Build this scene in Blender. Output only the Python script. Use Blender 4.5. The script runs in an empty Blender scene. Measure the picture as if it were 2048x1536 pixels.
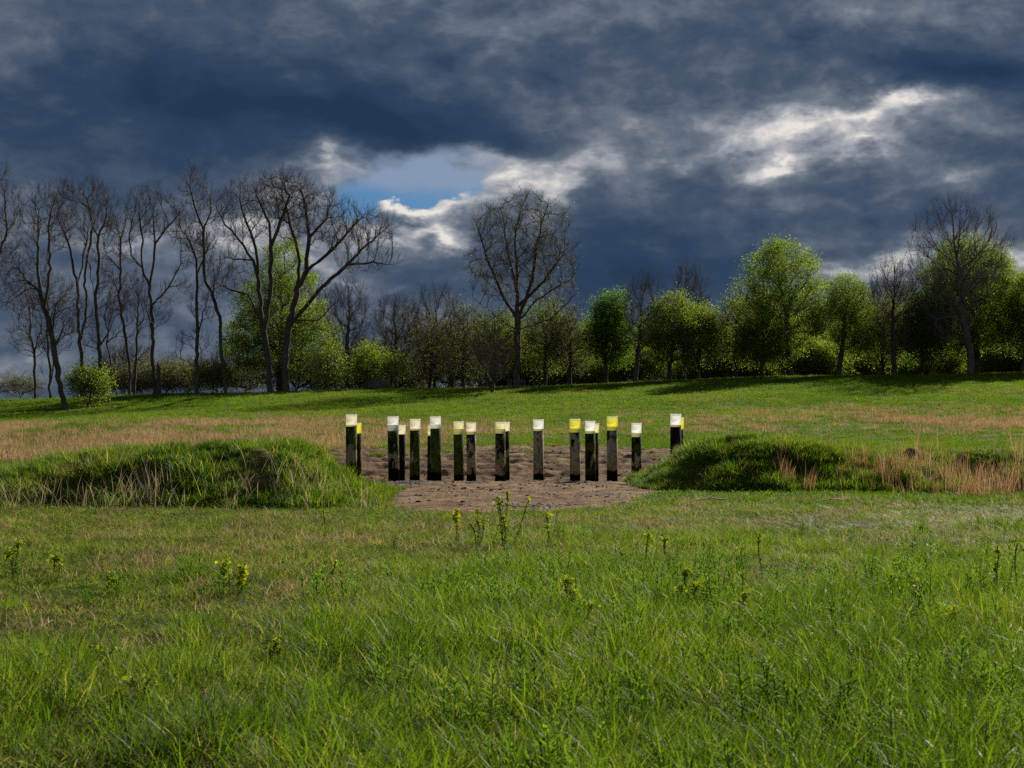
import bpy, math, random
import numpy as np
from mathutils import Vector, Matrix
R = math.radians
scene = bpy.context.scene
COL = scene.collection

# ------------------------------------------------------------------ camera, sky, sun, exposure
FPX = 2813.0                      # focal length in pixels of the 2048 wide photograph
CAM_Z = 1.6
PITCH = math.atan(98.0 / FPX)     # the eye-level line lies 98 px below the middle of the picture
cam_d = bpy.data.cameras.new('camera')
cam = bpy.data.objects.new('camera', cam_d)
COL.objects.link(cam)
cam.location = (0, 0, CAM_Z)
cam.rotation_euler = (R(90) + PITCH, 0, 0)
cam_d.sensor_width = 36.0
cam_d.lens = 36.0 * FPX / 2048.0
cam_d.clip_start = 0.1
cam_d.clip_end = 6000
cam_d.dof.use_dof = True
cam_d.dof.focus_distance = 47.0
cam_d.dof.aperture_fstop = 6.3
scene.camera = cam

SUN_AZ, SUN_EL = 31.0, 30.0       # clockwise from +Y (the view), above the horizon
SUN_STRENGTH = 5.0
scene.view_settings.view_transform = 'Standard'
scene.view_settings.look = 'None'
scene.view_settings.gamma = 1.0
EXPO = 0.7
scene.view_settings.exposure = EXPO
sun_d = bpy.data.lights.new('sun', 'SUN')
sun_d.energy = SUN_STRENGTH
sun_d.angle = R(0.53)
sun_d.color = (1.0, 0.93, 0.80)
sun = bpy.data.objects.new('sun', sun_d)
COL.objects.link(sun)
to_sun = Vector((math.sin(R(SUN_AZ)) * math.cos(R(SUN_EL)), math.cos(R(SUN_AZ)) * math.cos(R(SUN_EL)), math.sin(R(SUN_EL))))
sun.rotation_euler = to_sun.to_track_quat('Z', 'Y').to_euler()
sun.location = to_sun * 300

cy = scene.cycles
cy.max_bounces = 8
cy.diffuse_bounces = 4
cy.glossy_bounces = 3
cy.transmission_bounces = 6
cy.transparent_max_bounces = 10
cy.use_denoising = False
cy.sample_clamp_indirect = 4.0

def ray_dir(px, py):
    x = (px - 1024) / FPX; y = (768 - py) / FPX
    cp, sp = math.cos(PITCH), math.sin(PITCH)
    return np.array([x, cp - y * sp, sp + y * cp])
def W(px, py, D):
    """the world point that lies D metres ahead (along Y) in the direction of photo pixel px, py"""
    d = ray_dir(px, py)
    return np.array([d[0] * D / d[1], D, CAM_Z + d[2] * D / d[1]])
def uv(px, py):
    d = ray_dir(px, py)
    return d[0] / d[1], d[2] / d[1]

# ---- node helpers
class NT:
    def __init__(s, tree): s.t = tree; s.n = tree.nodes; s.l = tree.links
    def new(s, typ, **kw):
        n = s.n.new(typ)
        for k, v in kw.items(): setattr(n, k, v)
        return n
    def put(s, sock, v):
        if isinstance(v, bpy.types.NodeSocket): s.l.new(v, sock)
        elif isinstance(v, (tuple, list)) and sock.type == 'RGBA' and len(v) == 3: sock.default_value = (*v, 1)
        else: sock.default_value = v
    def math(s, op, a, b=None, c=None, clamp=False):
        n = s.new('ShaderNodeMath', operation=op, use_clamp=clamp)
        s.put(n.inputs[0], a)
        if b is not None: s.put(n.inputs[1], b)
        if c is not None: s.put(n.inputs[2], c)
        return n.outputs[0]
    def vmath(s, op, a, b=None):
        n = s.new('ShaderNodeVectorMath', operation=op)
        s.put(n.inputs[0], a)
        if b is not None:
            s.put(n.inputs['Scale'] if op == 'SCALE' else n.inputs[1], b)
        return n.outputs[0]
    def mix(s, f, a, b, blend='MIX'):
        n = s.new('ShaderNodeMix', data_type='RGBA', blend_type=blend)
        s.put(n.inputs[0], f); s.put(n.inputs[6], a); s.put(n.inputs[7], b)
        return n.outputs[2]
    def ramp(s, f, stops, interp='LINEAR'):
        n = s.new('ShaderNodeValToRGB')
        cr = n.color_ramp; cr.interpolation = interp
        while len(cr.elements) < len(stops): cr.elements.new(0.5)
        for e, (p, c) in zip(cr.elements, stops):
            e.position = p
            e.color = (*c, 1) if len(c) == 3 else c
        s.put(n.inputs[0], f)
        return n.outputs[0]
    def noise(s, vec, scale, detail=4, rough=0.55, dist=0.0, out=0):
        n = s.new('ShaderNodeTexNoise')
        if vec is not None: s.put(n.inputs['Vector'], vec)
        n.inputs['Scale'].default_value = scale
        n.inputs['Detail'].default_value = detail
        n.inputs['Roughness'].default_value = rough
        n.inputs['Distortion'].default_value = dist
        return n.outputs[out]
    def maprange(s, v, a, b, c=0.0, d=1.0, smooth=True):
        n = s.new('ShaderNodeMapRange')
        if smooth: n.interpolation_type = 'SMOOTHSTEP'
        s.put(n.inputs[0], v)
        for i, q in enumerate((a, b, c, d)): s.put(n.inputs[1 + i], q)
        return n.outputs[0]
    def mapping(s, vec, scale=(1, 1, 1), loc=(0, 0, 0), rot=(0, 0, 0), typ='POINT'):
        n = s.new('ShaderNodeMapping', vector_type=typ)
        s.put(n.inputs['Vector'], vec)
        n.inputs['Location'].default_value = loc
        n.inputs['Rotation'].default_value = rot
        n.inputs['Scale'].default_value = scale
        return n.outputs[0]

def srgb(r, g, b):
    f = lambda c: (c / 255 / 12.92) if c <= 10 else ((c / 255 + 0.055) / 1.055) ** 2.4
    return (f(r), f(g), f(b))

# ---- the storm sky: clouds laid out in directions (x/y, z/y), warped and broken up by noise
SKY_K = 10.0 / 2 ** EXPO        # cloud colours below are as they look in the picture
def build_world():
    w = bpy.data.worlds.new('World'); scene.world = w; w.use_nodes = True
    t = NT(w.node_tree); t.n.clear()
    tc = t.new('ShaderNodeTexCoord')
    d = tc.outputs['Generated']
    sep = t.new('ShaderNodeSeparateXYZ'); t.l.new(d, sep.inputs[0])
    yy = t.math('MAXIMUM', sep.outputs[1], 0.04)
    u = t.math('DIVIDE', sep.outputs[0], yy)
    v = t.math('DIVIDE', sep.outputs[2], yy)
    cb = t.new('ShaderNodeCombineXYZ'); t.l.new(u, cb.inputs[0]); t.l.new(v, cb.inputs[1])
    P0 = cb.outputs[0]
    # noise coordinates: the direction itself, flattened so that clouds are wide and low
    q = t.mapping(d, scale=(1.0, 1.0, 1.9))
    w1 = t.noise(q, 9.0, 3, 0.5, out=1)
    w2 = t.noise(q, 30.0, 5, 0.6, out=1)
    wa = t.vmath('SCALE', t.vmath('SUBTRACT', w1, (0.5, 0.5, 0.5)), 0.055)
    wb = t.vmath('SCALE', t.vmath('SUBTRACT', w2, (0.5, 0.5, 0.5)), 0.030)
    P = t.vmath('ADD', P0, t.vmath('ADD', wa, wb))
    def blobs(lst, start):
        acc = start
        for (px, py, rx, ry, rot, amp) in lst:
            a, b = uv(px, py)
            m = t.mapping(P, loc=(a, b, 0), rot=(0, 0, R(rot)), scale=(rx * 1.5 / FPX, ry * 1.5 / FPX, 1), typ='TEXTURE')
            g = t.new('ShaderNodeTexGradient', gradient_type='QUADRATIC_SPHERE')
            t.l.new(m, g.inputs[0])
            acc = t.math('MULTIPLY_ADD', g.outputs[1], amp, acc)
        return acc
    n_big = t.noise(q, 5.0, 4, 0.55)
    n_det = t.noise(t.vmath('ADD', q, wa), 22.0, 7, 0.6)
    base = t.math('MULTIPLY_ADD', t.math('SUBTRACT', n_big, 0.5), 0.35, 0.352)
    base = t.math('MULTIPLY_ADD', t.math('SUBTRACT', n_det, 0.5), 0.30, base)
    # unseen sky behind the camera, brightened as fill for the shaded sides
    base = t.math('ADD', base, t.maprange(sep.outputs[1], 0.25, -0.4, 0.0, 0.20))
    L = blobs([
        # dark masses
        (300, 210, 620, 190, -6, -0.30), (720, 235, 420, 85, -9, -0.42), (930, 160, 140, 70, -35, -0.16), (480, 330, 330, 90, 4, -0.10),
        (1300, 540, 380, 150, 0, -0.30), (1210, 590, 170, 70, 0, -0.12), (1960, 150, 420, 75, -10, -0.34), (1290, 110, 330, 80, -12, -0.12),
        (830, 570, 190, 45, 0, -0.12), (1880, 420, 260, 60, 3, -0.16), (1000, 275, 200, 40, 0, -0.12),
        (150, 640, 260, 120, 0, -0.06),
        # bright rents
        (1620, 255, 380, 130, 8, 0.15), (1230, 290, 420, 130, 0, 0.07), (1080, 60, 300, 60, 0, 0.10), (1750, 30, 400, 60, 0, 0.08), (40, 40, 260, 80, 0, 0.05), (1750, 120, 500, 60, -8, -0.10),
        (1600, 250, 170, 60, 16, 0.50), (1560, 235, 120, 55, 0, 0.18), (1720, 205, 150, 32, 14, 0.42), (1830, 190, 90, 26, -16, 0.42),
        (1550, 326, 90, 24, 15, 0.55), (1710, 268, 90, 22, 20, 0.42), (1330, 335, 110, 34, 0, 0.22), (1190, 345, 60, 36, 0, 0.26),
        (1890, 345, 130, 34, 0, 0.18), (1590, 405, 60, 28, 0, 0.20), (1450, 240, 130, 50, 0, 0.06), (1240, 250, 130, 50, 0, 0.05),
        # the lit heap around the blue gap
        (1030, 365, 150, 56, 8, 0.62), (1095, 392, 90, 44, 0, 0.42), (955, 322, 90, 26, -12, 0.34), (1140, 370, 80, 40, 0, 0.20),
        (640, 332, 80, 46, 0, 0.46), (700, 345, 110, 44, 0, 0.28), (600, 400, 140, 60, 0, 0.30),
        (785, 414, 75, 26, -14, 0.72), (845, 438, 55, 20, -20, 0.6), (915, 430, 110, 32, 8, 0.52), (820, 480, 140, 34, 0, 0.42), (885, 490, 80, 22, -8, 0.42), (830, 455, 120, 14, 0, -.18),
        (700, 470, 120, 50, 0, 0.35), (690, 560, 110, 34, -16, 0.34),
        (210, 480, 320, 34, 2, 0.34), (470, 492, 110, 34, 6, 0.40), (570, 520, 120, 36, -14, 0.40), (340, 695, 240, 44, 0, 0.20), (430, 640, 200, 60, 0, 0.10),
        (20, 770, 200, 40, 0, 0.14),
        (1700, 540, 110, 34, 12, 0.60), (1800, 520, 120, 30, 8, 0.40), (2030, 512, 90, 40, -14, 0.62), (1880, 500, 110, 40, 0, 0.30),
    ], base)
    n_fin = t.noise(t.vmath('ADD', q, wb), 55.0, 6, 0.62)
    L = t.math('MULTIPLY_ADD', t.math('MULTIPLY', t.math('SUBTRACT', n_det, 0.5), t.math('MAXIMUM', L, 0.0)), 0.95, L)
    L = t.math('MULTIPLY_ADD', t.math('MULTIPLY', t.math('SUBTRACT', n_fin, 0.5), t.math('MAXIMUM', L, 0.0)), 0.38, L)
    bil = t.math('ABSOLUTE', t.math('MULTIPLY_ADD', t.noise(t.vmath('ADD', q, wb), 26.0, 3, 0.5), 2.0, -1.0))
    L = t.math('MULTIPLY_ADD', t.math('MULTIPLY', t.math('SUBTRACT', 0.20, bil), t.math('MAXIMUM', L, 0.0)), 0.55, L)
    cloud = t.ramp(L, [(0.0, srgb(36, 56, 81)), (0.18, srgb(50, 69, 94)), (0.34, srgb(74, 88, 109)), (0.52, srgb(107, 117, 131)),
                       (0.72, srgb(160, 163, 171)), (0.90, srgb(208, 205, 204)), (1.0, srgb(232, 226, 220))])
    gap = blobs([(890, 392, 150, 44, 0, 1.5), (940, 375, 90, 50, 20, 1.0), (720, 400, 130, 46, 0, 1.3), (800, 392, 130, 36, 0, 1.0), (850, 348, 230, 62, 0, 1.1), (700, 440, 70, 46, 0, 0.7)], 0.0)
    gap = t.math('SUBTRACT', gap, blobs([(780, 414, 66, 22, -14, 1.5), (845, 437, 46, 18, -20, 1.3), (910, 434, 90, 26, 8, 1.2), (1030, 365, 110, 50, 8, 1.2)], 0.0))
    gap = t.maprange(t.math('MULTIPLY_ADD', t.math('SUBTRACT', n_det, 0.5), 0.6, gap), 0.10, 0.95)
    sky = t.new('ShaderNodeTexSky', sky_type='NISHITA', sun_disc=False)
    sky.sun_elevation = R(SUN_EL); sky.sun_rotation = R(SUN_AZ)
    sky.altitude = 100; sky.air_density = 1.0; sky.dust_density = 0.6; sky.ozone_density = 2.0
    blue = t.mix(1.0, sky.outputs[0], (0.13, 0.235, 0.34), 'MULTIPLY')
    cl10 = t.vmath('SCALE', cloud, SKY_K)
    veil = t.mix(t.maprange(t.math('MULTIPLY_ADD', t.math('SUBTRACT', n_det, .5), .03, v), uv(0, 402)[1], uv(0, 352)[1], 0.0, 0.92), blue, tuple(SKY_K * c for c in srgb(136, 153, 178)))
    out_c = t.mix(gap, cl10, veil)
    bg = t.new('ShaderNodeBackground'); t.l.new(out_c, bg.inputs[0]); bg.inputs[1].default_value = 0.1
    o = t.new('ShaderNodeOutputWorld'); t.l.new(bg.outputs[0], o.inputs[0])
    w.cycles.sampling_method = 'MANUAL'; w.cycles.sample_map_resolution = 512
build_world()

# ------------------------------------------------------------------ numpy noise and terrain
def _hash(ix, iy, seed):
    n = (ix.astype(np.int64) * 374761393 + iy.astype(np.int64) * 668265263 + seed * 1442695041) & 0x7fffffff
    n = ((n ^ (n >> 13)) * 1274126177) & 0x7fffffff
    n = n ^ (n >> 16)
    return (n & 0xffff) / 65535.0
def vnoise(x, y, seed=0):
    x = np.asarray(x, float); y = np.asarray(y, float)
    ix = np.floor(x); iy = np.floor(y); fx = x - ix; fy = y - iy
    fx = fx * fx * (3 - 2 * fx); fy = fy * fy * (3 - 2 * fy)
    a = _hash(ix, iy, seed); b = _hash(ix + 1, iy, seed); c = _hash(ix, iy + 1, seed); d = _hash(ix + 1, iy + 1, seed)
    return (a + (b - a) * fx) * (1 - fy) + (c + (d - c) * fx) * fy
def fbm(x, y, seed=0, octv=4, gain=0.5):
    s = 0; a = 1; tot = 0
    for i in range(octv):
        s = s + a * vnoise(np.asarray(x) * 2 ** i + 17.3 * i, np.asarray(y) * 2 ** i - 9.1 * i, seed + i); tot += a; a *= gain
    return s / tot - 0.5
def sstep(a, b, x):
    t = np.clip((np.asarray(x, float) - a) / (b - a), 0, 1)
    return t * t * (3 - 2 * t)
_S = np.array([(-2000, 0), (0, 0), (38, 0), (46, .10), (52, .25), (60, .50), (68, .82), (74, 1.12), (90, 2.1), (105, 3.2), (120, 4.4), (135, 5.75), (142, 6.3), (150, 6.5), (165, 6.2), (200, 4.0), (280, 0), (1500, -20), (4000, -40)], float)
_B = np.array([(-2000, 0), (0, 0), (30, 0), (40, .03), (44, .06), (45.2, .0), (48, -.38), (52, -.48), (57, -.45), (60, -.08), (63, .32), (68, .78), (74, 1.12), (90, 2.1)], float)
def base_h(x, y, fine=True):
    x = np.asarray(x, float); y = np.asarray(y, float)
    zs = np.interp(y, _S[:, 0], _S[:, 1])
    zb = np.interp(y, _B[:, 0], _B[:, 1])
    m = (1 - sstep(6.5, 10.5, np.abs(x))) * (y < 88)
    z = zs + (zb - zs) * m
    z = z + 0.026 * np.clip(x, -90, 90) * sstep(70, 130, y) * (1 - sstep(220, 320, y))
    if fine:
        z = z + 0.07 * fbm(x / 2.5, y / 2.5, 3, 3) * sstep(2, 8, y) + 0.7 * fbm(x / 22, y / 22, 8, 2) * sstep(70, 100, y)
        z = z + 0.10 * fbm(x / 6, y / 6, 5, 2) * (1 - sstep(24, 40, y))
    return z
_ML = np.array([(-30, .25), (-22, .35), (-16, .45), (-12.4, .62), (-11.4, 1.0), (-10, 1.20), (-7.6, 1.32), (-6, 1.40), (-5.2, 1.33), (-4.8, 1.0), (-4.25, .62), (-3.6, .25), (-3.05, 0), (-2.6, -.3)], float)
def mound_left(x, y):
    x = np.asarray(x, float); y = np.asarray(y, float)
    c = .88 * np.interp(x / .95, _ML[:, 0], _ML[:, 1])
    mid = 32.4 + 0.4 * np.sin(x * 0.5)
    wf = 3.2; wb = 6.0
    t = np.where(y < mid, (mid - y) / wf, (y - mid) / wb)
    p = np.where(t < 1, 0.5 + 0.5 * np.cos(np.pi * np.clip(t, 0, 1)), -(t - 1) * 1.0)
    p = np.where(p > 0, p ** 0.8, p)
    lump = 0.50 * fbm(x / 1.5, y / 1.5, 21, 4) + .45 * fbm(x / .65, y / .65, 23, 2) + 0.12 * fbm(x / .4, y / .4, 25, 2)
    return np.minimum(c, 10) * np.where(p > 0, p, 0) + np.where(p > 0, 0, p) + lump * np.clip(p, 0, 1) * np.clip(c, 0, 1) - 0.05 - 0.3 * (x > -2.45) * (x + 2.45)
_MR = np.array([(3.2, -.3), (3.7, .02), (4.2, .30), (4.7, .58), (5.4, 1.02), (6.4, 1.30), (8, 1.34), (8.9, 1.22), (9.7, .98), (11.2, .95), (12.5, .95), (14, 1.02), (16, .95), (22, .8), (30, .6), (40, .2)], float)
def mound_right(x, y):
    x = np.asarray(x, float); y = np.asarray(y, float)
    c = np.interp(x, _MR[:, 0], _MR[:, 1])
    mid = 41.2 + 0.4 * np.sin(x * 0.7) - 0.06 * (x - 6)
    wf = 3.5 + .8 * sstep(8.5, 11, x); wb = 6.0
    t = np.where(y < mid, (mid - y) / wf, (y - mid) / wb)
    p = np.where(t < 1, 0.5 + 0.5 * np.cos(np.pi * np.clip(t, 0, 1)), -(t - 1) * 1.0)
    p = np.where(p > 0, p ** 0.75, p)
    lump = 0.55 * fbm(x / 1.4, y / 1.4, 41, 4) + .55 * fbm(x / .62, y / .62, 43, 2) + 0.12 * fbm(x / .4, y / .4, 45, 2)
    return c * np.where(p > 0, p, 0) + np.where(p > 0, 0, p) + lump * np.clip(p, 0, 1) * np.clip(c, 0, 1) - 0.05
_D = np.array([(26.6, -1.0, -.6), (27.4, -0.9, .6), (28.2, -0.8, 1.7), (30, -.45, 2.5), (34, .2, 3.2), (40, .3, 3.7), (43, .2, 4.6), (46, 0, 7.2), (52, 0, 8.6), (60, 0, 9.6), (66, 0, 9.8), (69, .3, 8.5), (70.2, .5, 5), (71, 0.5, -1)], float)
def dirt_mask(x, y):
    """signed metres inside the bare soil"""
    x = np.asarray(x, float); y = np.asarray(y, float)
    cx = np.interp(y, _D[:, 0], _D[:, 1]); hw = np.interp(y, _D[:, 0], _D[:, 2])
    s = hw - np.abs(x - cx) + 1.3 * fbm(x / 1.1, y / 1.6, 61, 4)
    s = np.where((y < 26.6) | (y > 71), -1.0, s)
    return s
def dirt_z(x, y):
    z = base_h(x, y)
    f = sstep(57, 59, y) * (1 - sstep(66, 68, y))
    z = z + 0.10 * np.sin(y * 2 * np.pi / 1.75 + 0.5 * np.sin(x * .35) + 2 * fbm(x / 3, y / 3, 77, 2)) * f
    k = .35 + .65 * sstep(46, 58, y)
    z = z + 0.12 * k * fbm(x / 1.1, y / 1.1, 71, 4) + 0.13 * k * fbm(x / .3, y / .3, 75, 2) + .25 * np.clip(fbm(x / .6, y / .6, 79, 2) - .2, 0, 1)
    return z
def total_h(x, y):
    b = base_h(x, y)
    z = np.maximum(b, b + np.maximum(mound_left(x, y), mound_right(x, y)))
    return np.where(dirt_mask(x, y) > 0.1, np.maximum(z, dirt_z(x, y)), z)
def ground_hit(px, py, lo=6.0, hi=160.0):
    ys = np.arange(lo, hi, 0.05)
    d = ray_dir(px, py)
    xs = d[0] / d[1] * ys; zs = CAM_Z + d[2] / d[1] * ys
    b = base_h(xs, ys) > zs
    i = int(np.argmax(b)) if b.any() else len(ys) - 1
    if not b.any():                       # above the crest: stand on the crest
        i = int(np.argmin(zs - base_h(xs, ys)))
    return np.array([xs[i], ys[i], float(base_h(xs[i], ys[i]))])

# ------------------------------------------------------------------ mesh and object helpers
def make_mesh(name, V, Q, mats, midx=None, smooth=True, attrs=None):
    V = np.ascontiguousarray(V, dtype=np.float32).reshape(-1, 3); Q = np.ascontiguousarray(Q, dtype=np.int32)
    me = bpy.data.meshes.new(name)
    nq, k = Q.shape
    me.vertices.add(len(V)); me.vertices.foreach_set('co', V.ravel())
    me.loops.add(nq * k); me.loops.foreach_set('vertex_index', Q.ravel())
    me.polygons.add(nq)
    me.polygons.foreach_set('loop_start', np.arange(0, nq * k, k, dtype=np.int32))
    me.polygons.foreach_set('loop_total', np.full(nq, k, dtype=np.int32))
    if midx is not None: me.polygons.foreach_set('material_index', np.ascontiguousarray(midx, dtype=np.int32))
    me.polygons.foreach_set('use_smooth', np.full(nq, bool(smooth)))
    for m in (mats if isinstance(mats, (list, tuple)) else [mats]): me.materials.append(m)
    for an, (av, dom) in (attrs or {}).items():
        a = me.attributes.new(an, 'FLOAT', dom); a.data.foreach_set('value', np.ascontiguousarray(av, dtype=np.float32))
    me.update(calc_edges=True)
    return me
def link(name, me, parent=None, loc=None):
    o = bpy.data.objects.new(name, me); COL.objects.link(o)
    if parent is not None: o.parent = parent
    if loc is not None: o.location = tuple(float(c) for c in loc)
    return o
def tag(o, label, cat=None, group=None, kind=None):
    if label: o['label'] = label
    if cat: o['category'] = cat
    if group: o['group'] = group
    if kind: o['kind'] = kind
    return o
def thing(name, label, cat, loc, group=None, rotz=0.0):
    o = link(name, None, None, loc); o.rotation_euler = (0, 0, rotz); o.empty_display_size = 0.3
    return tag(o, label, cat, group)
def copy_thing(o, loc, rotz, scale, label):
    c = o.copy(); COL.objects.link(c); c.location = tuple(float(q) for q in loc); c.rotation_euler = (0, 0, rotz); c.scale = scale; c['label'] = label
    for ch in list(o.children):
        k = ch.copy(); COL.objects.link(k); k.parent = c
    return c

class MB:
    """collects quads"""
    def __init__(s): s.V = []; s.Q = []; s.M = []; s.n = 0
    def add(s, V, Q, m=0):
        V = np.asarray(V, float).reshape(-1, 3); Q = np.asarray(Q, int)
        s.V.append(V); s.Q.append(Q + s.n); s.M.append(np.full(len(Q), m)); s.n += len(V)
    def mesh(s, name, mats, smooth=True):
        return make_mesh(name, np.concatenate(s.V), np.concatenate(s.Q), mats, np.concatenate(s.M), smooth)

def unit(a): return a / np.maximum(np.linalg.norm(a, axis=-1, keepdims=True), 1e-9)
def seg_tubes(P0, P1, r0, r1, k, D0=None):
    """N open tubes from P0 to P1; D0 = optional direction of the start ring"""
    P0 = np.asarray(P0, float); P1 = np.asarray(P1, float); N = len(P0)
    d1 = unit(P1 - P0); d0 = d1 if D0 is None else unit(D0)
    def ring(c, d, r):
        ref = np.where(np.abs(d[:, :1]) < 0.8, np.array([[1., 0, 0]]), np.array([[0, 1., 0]]))
        a = unit(np.cross(d, ref)); b = np.cross(d, a)
        th = np.arange(k) / k * 2 * np.pi
        return c[:, None] + r[:, None, None] * (np.cos(th)[None, :, None] * a[:, None] + np.sin(th)[None, :, None] * b[:, None])
    V = np.concatenate([ring(P0, d0, np.asarray(r0, float)), ring(P1, d1, np.asarray(r1, float))], 1).reshape(-1, 3)
    i = np.arange(k); j = (i + 1) % k
    q = np.stack([i, j, j + k, i + k], 1)
    Q = (np.arange(N)[:, None, None] * 2 * k + q[None]).reshape(-1, 4)
    return V, Q
def leaf_quads(P, size, rng, up=0.35, aspect=0.62):
    N = len(P)
    a = rng.normal(size=(N, 3)); a[:, 2] -= 0.3; a = unit(a)
    n = rng.normal(size=(N, 3)); n[:, 2] += up
    b = unit(np.cross(a, n)); n = np.cross(a, b)
    L = (size * rng.uniform(0.6, 1.25, N))[:, None]; Wd = L * aspect * 0.5
    V = np.stack([P, P + a * L * .5 + b * Wd + n * L * .08, P + a * L - n * L * .1, P + a * L * .5 - b * Wd + n * L * .08], 1).reshape(-1, 3)
    Q = np.arange(4 * N).reshape(N, 4)
    return V, Q

# ------------------------------------------------------------------ materials
def new_mat(name):
    m = bpy.data.materials.new(name); m.use_nodes = True
    t = NT(m.node_tree); t.n.clear()
    out = t.new('ShaderNodeOutputMaterial')
    return m, t, out
def principled(t, col, rough=0.8, spec=0.3, bump=None, bstr=0.4, bdist=0.02):
    p = t.new('ShaderNodeBsdfPrincipled')
    t.put(p.inputs['Base Color'], col); t.put(p.inputs['Roughness'], rough); p.inputs['Specular IOR Level'].default_value = spec
    if bump is not None:
        b = t.new('ShaderNodeBump'); b.inputs['Strength'].default_value = bstr; b.inputs['Distance'].default_value = bdist
        t.put(b.inputs['Height'], bump); t.l.new(b.outputs[0], p.inputs['Normal'])
    return p.outputs[0]
def leafy(name, cols, trans=0.45, rough=0.6, spec=0.15, tint_scale=0.25, tone_attr=None, patches=None, tr_gain=1.3, tint=(1.12, 1.18, .40)):
    """thin plant matter: light passes through. cols = ramp over a random value per leaf or blade"""
    m, t, out = new_mat(name)
    geo = t.new('ShaderNodeNewGeometry')
    if tone_attr:
        a = t.new('ShaderNodeAttribute'); a.attribute_name = tone_attr; r = a.outputs['Fac']
    else:
        r = geo.outputs['Random Per Island']
    pos = geo.outputs['Position']
    n = t.noise(pos, tint_scale, 3, 0.6)
    f = t.math('MULTIPLY_ADD', t.math('SUBTRACT', n, 0.5), 1.5, r)
    k = len(cols)
    c = t.ramp(f, [(i / (k - 1), q) for i, q in enumerate(cols)])
    if patches:
        for (sc, lo, hi, col, amt) in patches:
            mk = t.maprange(t.noise(pos, sc, 4, 0.6), lo, hi, 0.0, amt)
            c = t.mix(mk, c, col)
    p = principled(t, c, rough, spec)
    tr = t.new('ShaderNodeBsdfTranslucent')
    tc = t.mix(1.0, c, tuple(q * tr_gain for q in tint), 'MULTIPLY')
    t.l.new(tc, tr.inputs[0])
    mx = t.new('ShaderNodeMixShader'); mx.inputs[0].default_value = trans
    t.l.new(p, mx.inputs[1]); t.l.new(tr.outputs[0], mx.inputs[2]); t.l.new(mx.outputs[0], out.inputs[0])
    return m
def bark(name, c0, c1):
    m, t, out = new_mat(name)
    tc = t.new('ShaderNodeTexCoord')
    v = t.mapping(tc.outputs['Object'], scale=(1, 1, 0.25))
    n = t.noise(v, 9, 5, 0.65); n2 = t.noise(tc.outputs['Object'], 0.8, 3)
    c = t.mix(t.maprange(n, .35, .7), c0, c1)
    c = t.mix(t.maprange(n2, .5, .7, 0, .35), c, (0.05, 0.055, 0.03))
    t.l.new(principled(t, c, 0.9, 0.15, n, 0.6, 0.06), out.inputs[0])
    return m
M_BARK_DARK = bark('dark_bark', (0.040, 0.033, 0.028), (0.10, 0.086, 0.074))
M_BARK_GREY = bark('grey_bark', (0.05, 0.044, 0.038), (0.13, 0.115, 0.10))
M_BARK_BROWN = bark('brown_bark', (0.045, 0.032, 0.024), (0.11, 0.08, 0.06))
def twig(name, c):
    m, t, out = new_mat(name)
    geo = t.new('ShaderNodeNewGeometry')
    col = t.mix(geo.outputs['Random Per Island'], tuple(q * 0.6 for q in c), tuple(q * 1.4 for q in c))
    t.l.new(principled(t, col, 0.85, 0.2), out.inputs[0]); return m
M_TWIG = twig('dark_twigs', (0.135, 0.105, 0.09))
M_TWIG_RED = twig('reddish_twigs', (0.105, 0.082, 0.066))
M_TWIG_GREY = twig('grey_twigs', (0.13, 0.11, 0.10))
M_LEAF_GREEN = leafy('fresh_green_leaves', [(0.035, 0.070, 0.010), (0.065, 0.115, 0.016), (0.115, 0.165, 0.025)], 0.58, tr_gain=1.95, tint=(1.2, 1.16, .46))
M_LEAF_YELLOW = leafy('yellow_green_leaves', [(0.06, 0.10, 0.018), (0.105, 0.15, 0.026), (0.16, 0.19, 0.04)], 0.58, tr_gain=1.9, tint=(1.22, 1.15, .5))
M_LEAF_BRIGHT = leafy('lime_leaves', [(0.09, 0.15, 0.012), (0.15, 0.21, 0.02), (0.20, 0.25, 0.03)], 0.5)
M_LEAF_DARK = leafy('deep_green_leaves', [(0.022, 0.052, 0.009), (0.04, 0.088, 0.014), (0.065, 0.125, 0.02)], 0.55, tr_gain=1.9)
M_LEAF_OLIVE = leafy('olive_leaves', [(0.07, 0.075, 0.025), (0.105, 0.115, 0.035), (0.14, 0.14, 0.05)], 0.45, tr_gain=1.5)
M_LEAF_BROWN = leafy('russet_buds', [(0.07, 0.052, 0.03), (0.11, 0.088, 0.045), (0.145, 0.125, 0.06)], 0.4)
M_IVY = leafy('ivy', [(0.02, 0.035, 0.008), (0.04, 0.06, 0.012)], 0.3)

def ground_material():
    m, t, out = new_mat('turf')
    geo = t.new('ShaderNodeNewGeometry'); pos = geo.outputs['Position']
    a = t.new('ShaderNodeAttribute'); a.attribute_name = 'dry'
    g = t.ramp(t.noise(pos, 0.35, 5, 0.6), [(0.3, (0.030, 0.050, 0.008)), (0.55, (0.055, 0.075, 0.014)), (0.75, (0.10, 0.10, 0.03))])
    g2 = t.mix(t.maprange(t.noise(pos, 9.0, 4, .7), .4, .7, 0, .6), g, (0.035, 0.028, 0.014))
    dry = t.ramp(t.noise(pos, 1.3, 5, .65), [(.3, (0.13, 0.10, 0.045)), (.7, (0.24, 0.18, 0.09))])
    f = t.math('MULTIPLY_ADD', t.math('SUBTRACT', t.noise(pos, 0.9, 4, .6), .5), 1.2, a.outputs['Fac'], clamp=True)
    c = t.mix(f, g2, dry)
    t.l.new(principled(t, c, 0.95, 0.1, t.noise(pos, 14, 4, .7), .8, .08), out.inputs[0]); return m
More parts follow.
